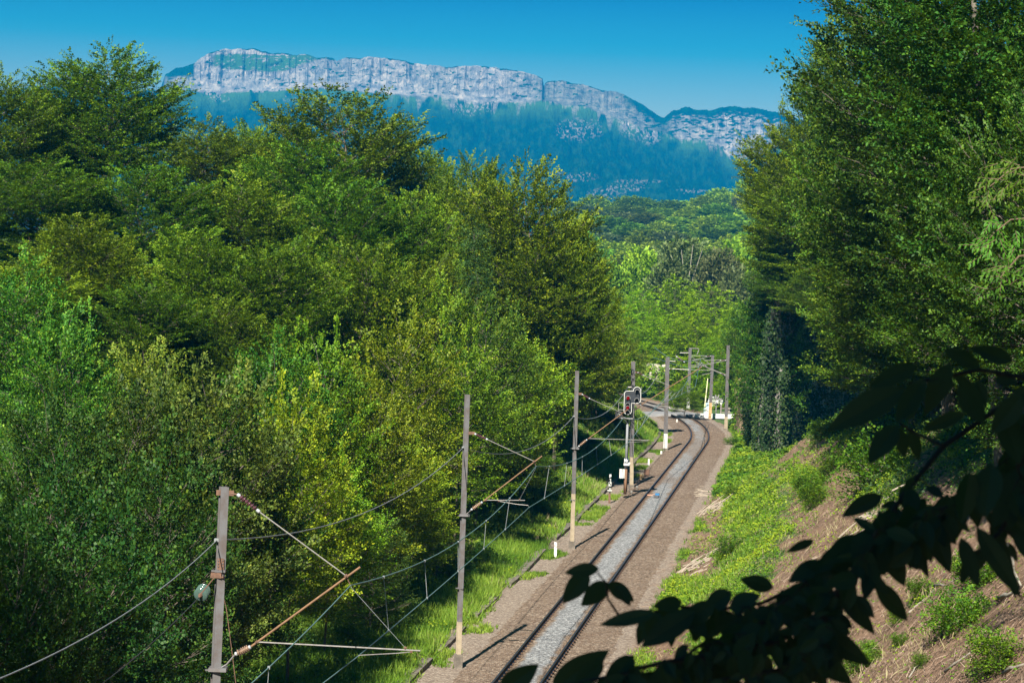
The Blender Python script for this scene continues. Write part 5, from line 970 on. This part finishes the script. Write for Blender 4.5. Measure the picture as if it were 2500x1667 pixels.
def BP(B, u):
    p = B[0]; f = u * (len(p) - 1); i = min(int(f), len(p) - 2); f -= i; return p[i][0] * (1 - f) + p[i + 1][0] * f, p[i][1] * (1 - f) + p[i + 1][1] * f
for B in BRs: qt.tube([fat(*p, B[2] + .08 * math.sin(i)) for i, p in enumerate(B[0])], [B[1] * (1 - .7 * i / len(B[0])) for i in range(len(B[0]))], 6)
def fl(bx, by, tx, ty, wf, Yd, sp_=None):
    a = fat(bx, by, Yd); b_ = fat(tx, ty, Yd + rf.uniform(-.04, .02)); D = b_ - a; L = D.length; Nn = Vector((rf.uniform(-.35, .35), -1, rf.uniform(.1, .7))); bigleaf(ql, a, D, Nn, L * 1.02, L * wf, rf.uniform(-.06, .10), rf.uniform(.03, .16), 8)
    if sp_: qt.tube([fat(*sp_, Yd), a], [.0018, .0012], 4, False)
EXP = [(400, 1042, 245, 1062, .42), (352, 1055, 236, 1198, .50), (440, 1105, 318, 1212, .50), (440, 1110, 556, 1192, .55), (480, 1120, 540, 1215, .5), (660, 1245, 408, 1300, .27), (780, 1195, 655, 1215, .45), (180, 1600, 440, 1418, .40), (-60, 1610, 118, 1486, .5), (420, 1470, 290, 1570, .5), (560, 1440, 420, 1590, .45),
       (1800, 215, 1450, 406, .36), (1880, 190, 1765, 375, .42), (1768, 385, 1638, 552, .48), (1765, 395, 1802, 532, .55), (1828, 395, 1868, 548, .42), (1700, 705, 1518, 797, .40), (1385, 912, 1262, 966, .26), (1860, 110, 1640, 205, .36), (2050, 190, 2160, 375, .55), (2080, 330, 1885, 410, .32), (2010, 100, 1900, 330, .4), (1670, 1105, 1816, 1282, .36), (1500, 1150, 1668, 1335, .36), (1350, 1290, 1642, 1484, .34), (1330, 1390, 1560, 1572, .40), (2060, 900, 2142, 1122, .33), (2215, 850, 2300, 1172, .22), (2130, 850, 2330, 1170, .25), (1610, 900, 1440, 1010, .5), (1900, 720, 1760, 900, .45), (2000, 700, 1960, 920, .5), (2100, 600, 2060, 830, .5), (2200, 560, 2170, 800, .5), (2300, 600, 2290, 850, .5), (1560, 940, 1390, 1060, .45), (1200, 1130, 1050, 1090, .5), (1010, 1150, 880, 1235, .6), (1100, 1150, 1020, 1260, .55), (1700, 900, 1800, 1120, .45), (1780, 820, 1900, 1060, .42), (1900, 800, 2010, 1060, .40), (1430, 1010, 1270, 1100, .5), (930, 1200, 770, 1300, .5), (840, 1240, 600, 1400, .42), (2150, 120, 1980, 40, .4), (2300, 90, 2100, 30, .35), (2340, 250, 2200, 420, .5), (2400, 300, 2420, 560, .5), (2250, 330, 2330, 560, .5)]
for i, (bx, by, tx, ty, wf) in enumerate(EXP): fl(bx, by, tx, ty, wf, rf.uniform(4.5, 5.0))
qt.tube([fat(520, 1300, 4.7), fat(440, 1180, 4.65), fat(430, 1105, 4.65), fat(380, 1045, 4.65)], [.003, .0025, .002, .0012], 5); qt.tube([fat(640, 1245, 4.8), fat(520, 1300, 4.7)], [.003, .003], 5)
for B, n_, l0, l1_, ud in ((BRs[0], 92, 90, 165, .32), (BRs[1], 150, 80, 170, 0.0), (BRs[2], 84, 95, 185, 0.05), (BRs[3], 24, 100, 190, 0.0), (BRs[4], 8, 100, 170, 0.1), (BRs[6], 120, 80, 165, 0), (BRs[7], 120, 80, 160, 0.0), (BRs[8], 18, 100, 190, 0.0), (BRs[9], 60, 90, 180, 0.0)):
    for i in range(n_):
        u = ud + (1 - ud) * (i + rf.random()) / n_; bx, by = BP(B, u); a = rad(90 + rf.gauss(0, 48)); L = rf.uniform(l0, l1_) * .92; sx_, sy_ = bx + rf.uniform(-55, 55), by + rf.uniform(-15, 60)
        fl(sx_, sy_, sx_ + math.cos(a) * L, sy_ + math.sin(a) * L, rf.uniform(.36, .55), B[2] + rf.uniform(-.25, .25), (bx, by))
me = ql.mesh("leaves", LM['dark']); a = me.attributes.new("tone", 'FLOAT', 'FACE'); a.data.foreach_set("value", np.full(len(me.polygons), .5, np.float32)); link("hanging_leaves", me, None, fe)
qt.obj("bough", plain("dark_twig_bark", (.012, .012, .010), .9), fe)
# out-of-frame neighbours on the left that throw the shade seen low on the left edge
for X_, Y_, hh_ in ((-12.9, 35, 19), (-11.2, 27, 20), (-15.8, 44, 18)):
    t = TV['ash'][1]; e = empty("ash_tree", (X_, Y_, gzf(X_, Y_) - .05), "ash just outside the lower left edge of the picture, shading the thicket", "tree", LY)
    for nm in ('trunk', 'crown'): o = link(nm, t[nm], None, e); o.scale = (.50, .50, hh_ / 17)
# ------------------------------------------------------------------ haze
q = MB(); q.box((0, 3450, 330), (9000, 7400, 720)); hz = bpy.data.materials.new("air"); hz.use_nodes = True; n = hz.node_tree; n.nodes.remove(n.nodes["Principled BSDF"])
pv = nd(n, "ShaderNodeVolumePrincipled"); pv.inputs["Color"].default_value = (.002, .33, .80, 1); pv.inputs["Density"].default_value = 1.4e-4; pv.inputs["Anisotropy"].default_value = 0.0
n.links.new(pv.outputs[0], n.nodes["Material Output"].inputs["Volume"]); ho = q.obj("haze", hz); tag(ho, kind="stuff")
bpy.context.view_layer.update()
print("lowest", min(v.co.z for v in mo.data.vertices), float(ZZ.min()), "leaf faces", {k: v[0]['n'] for k, v in TV.items()})
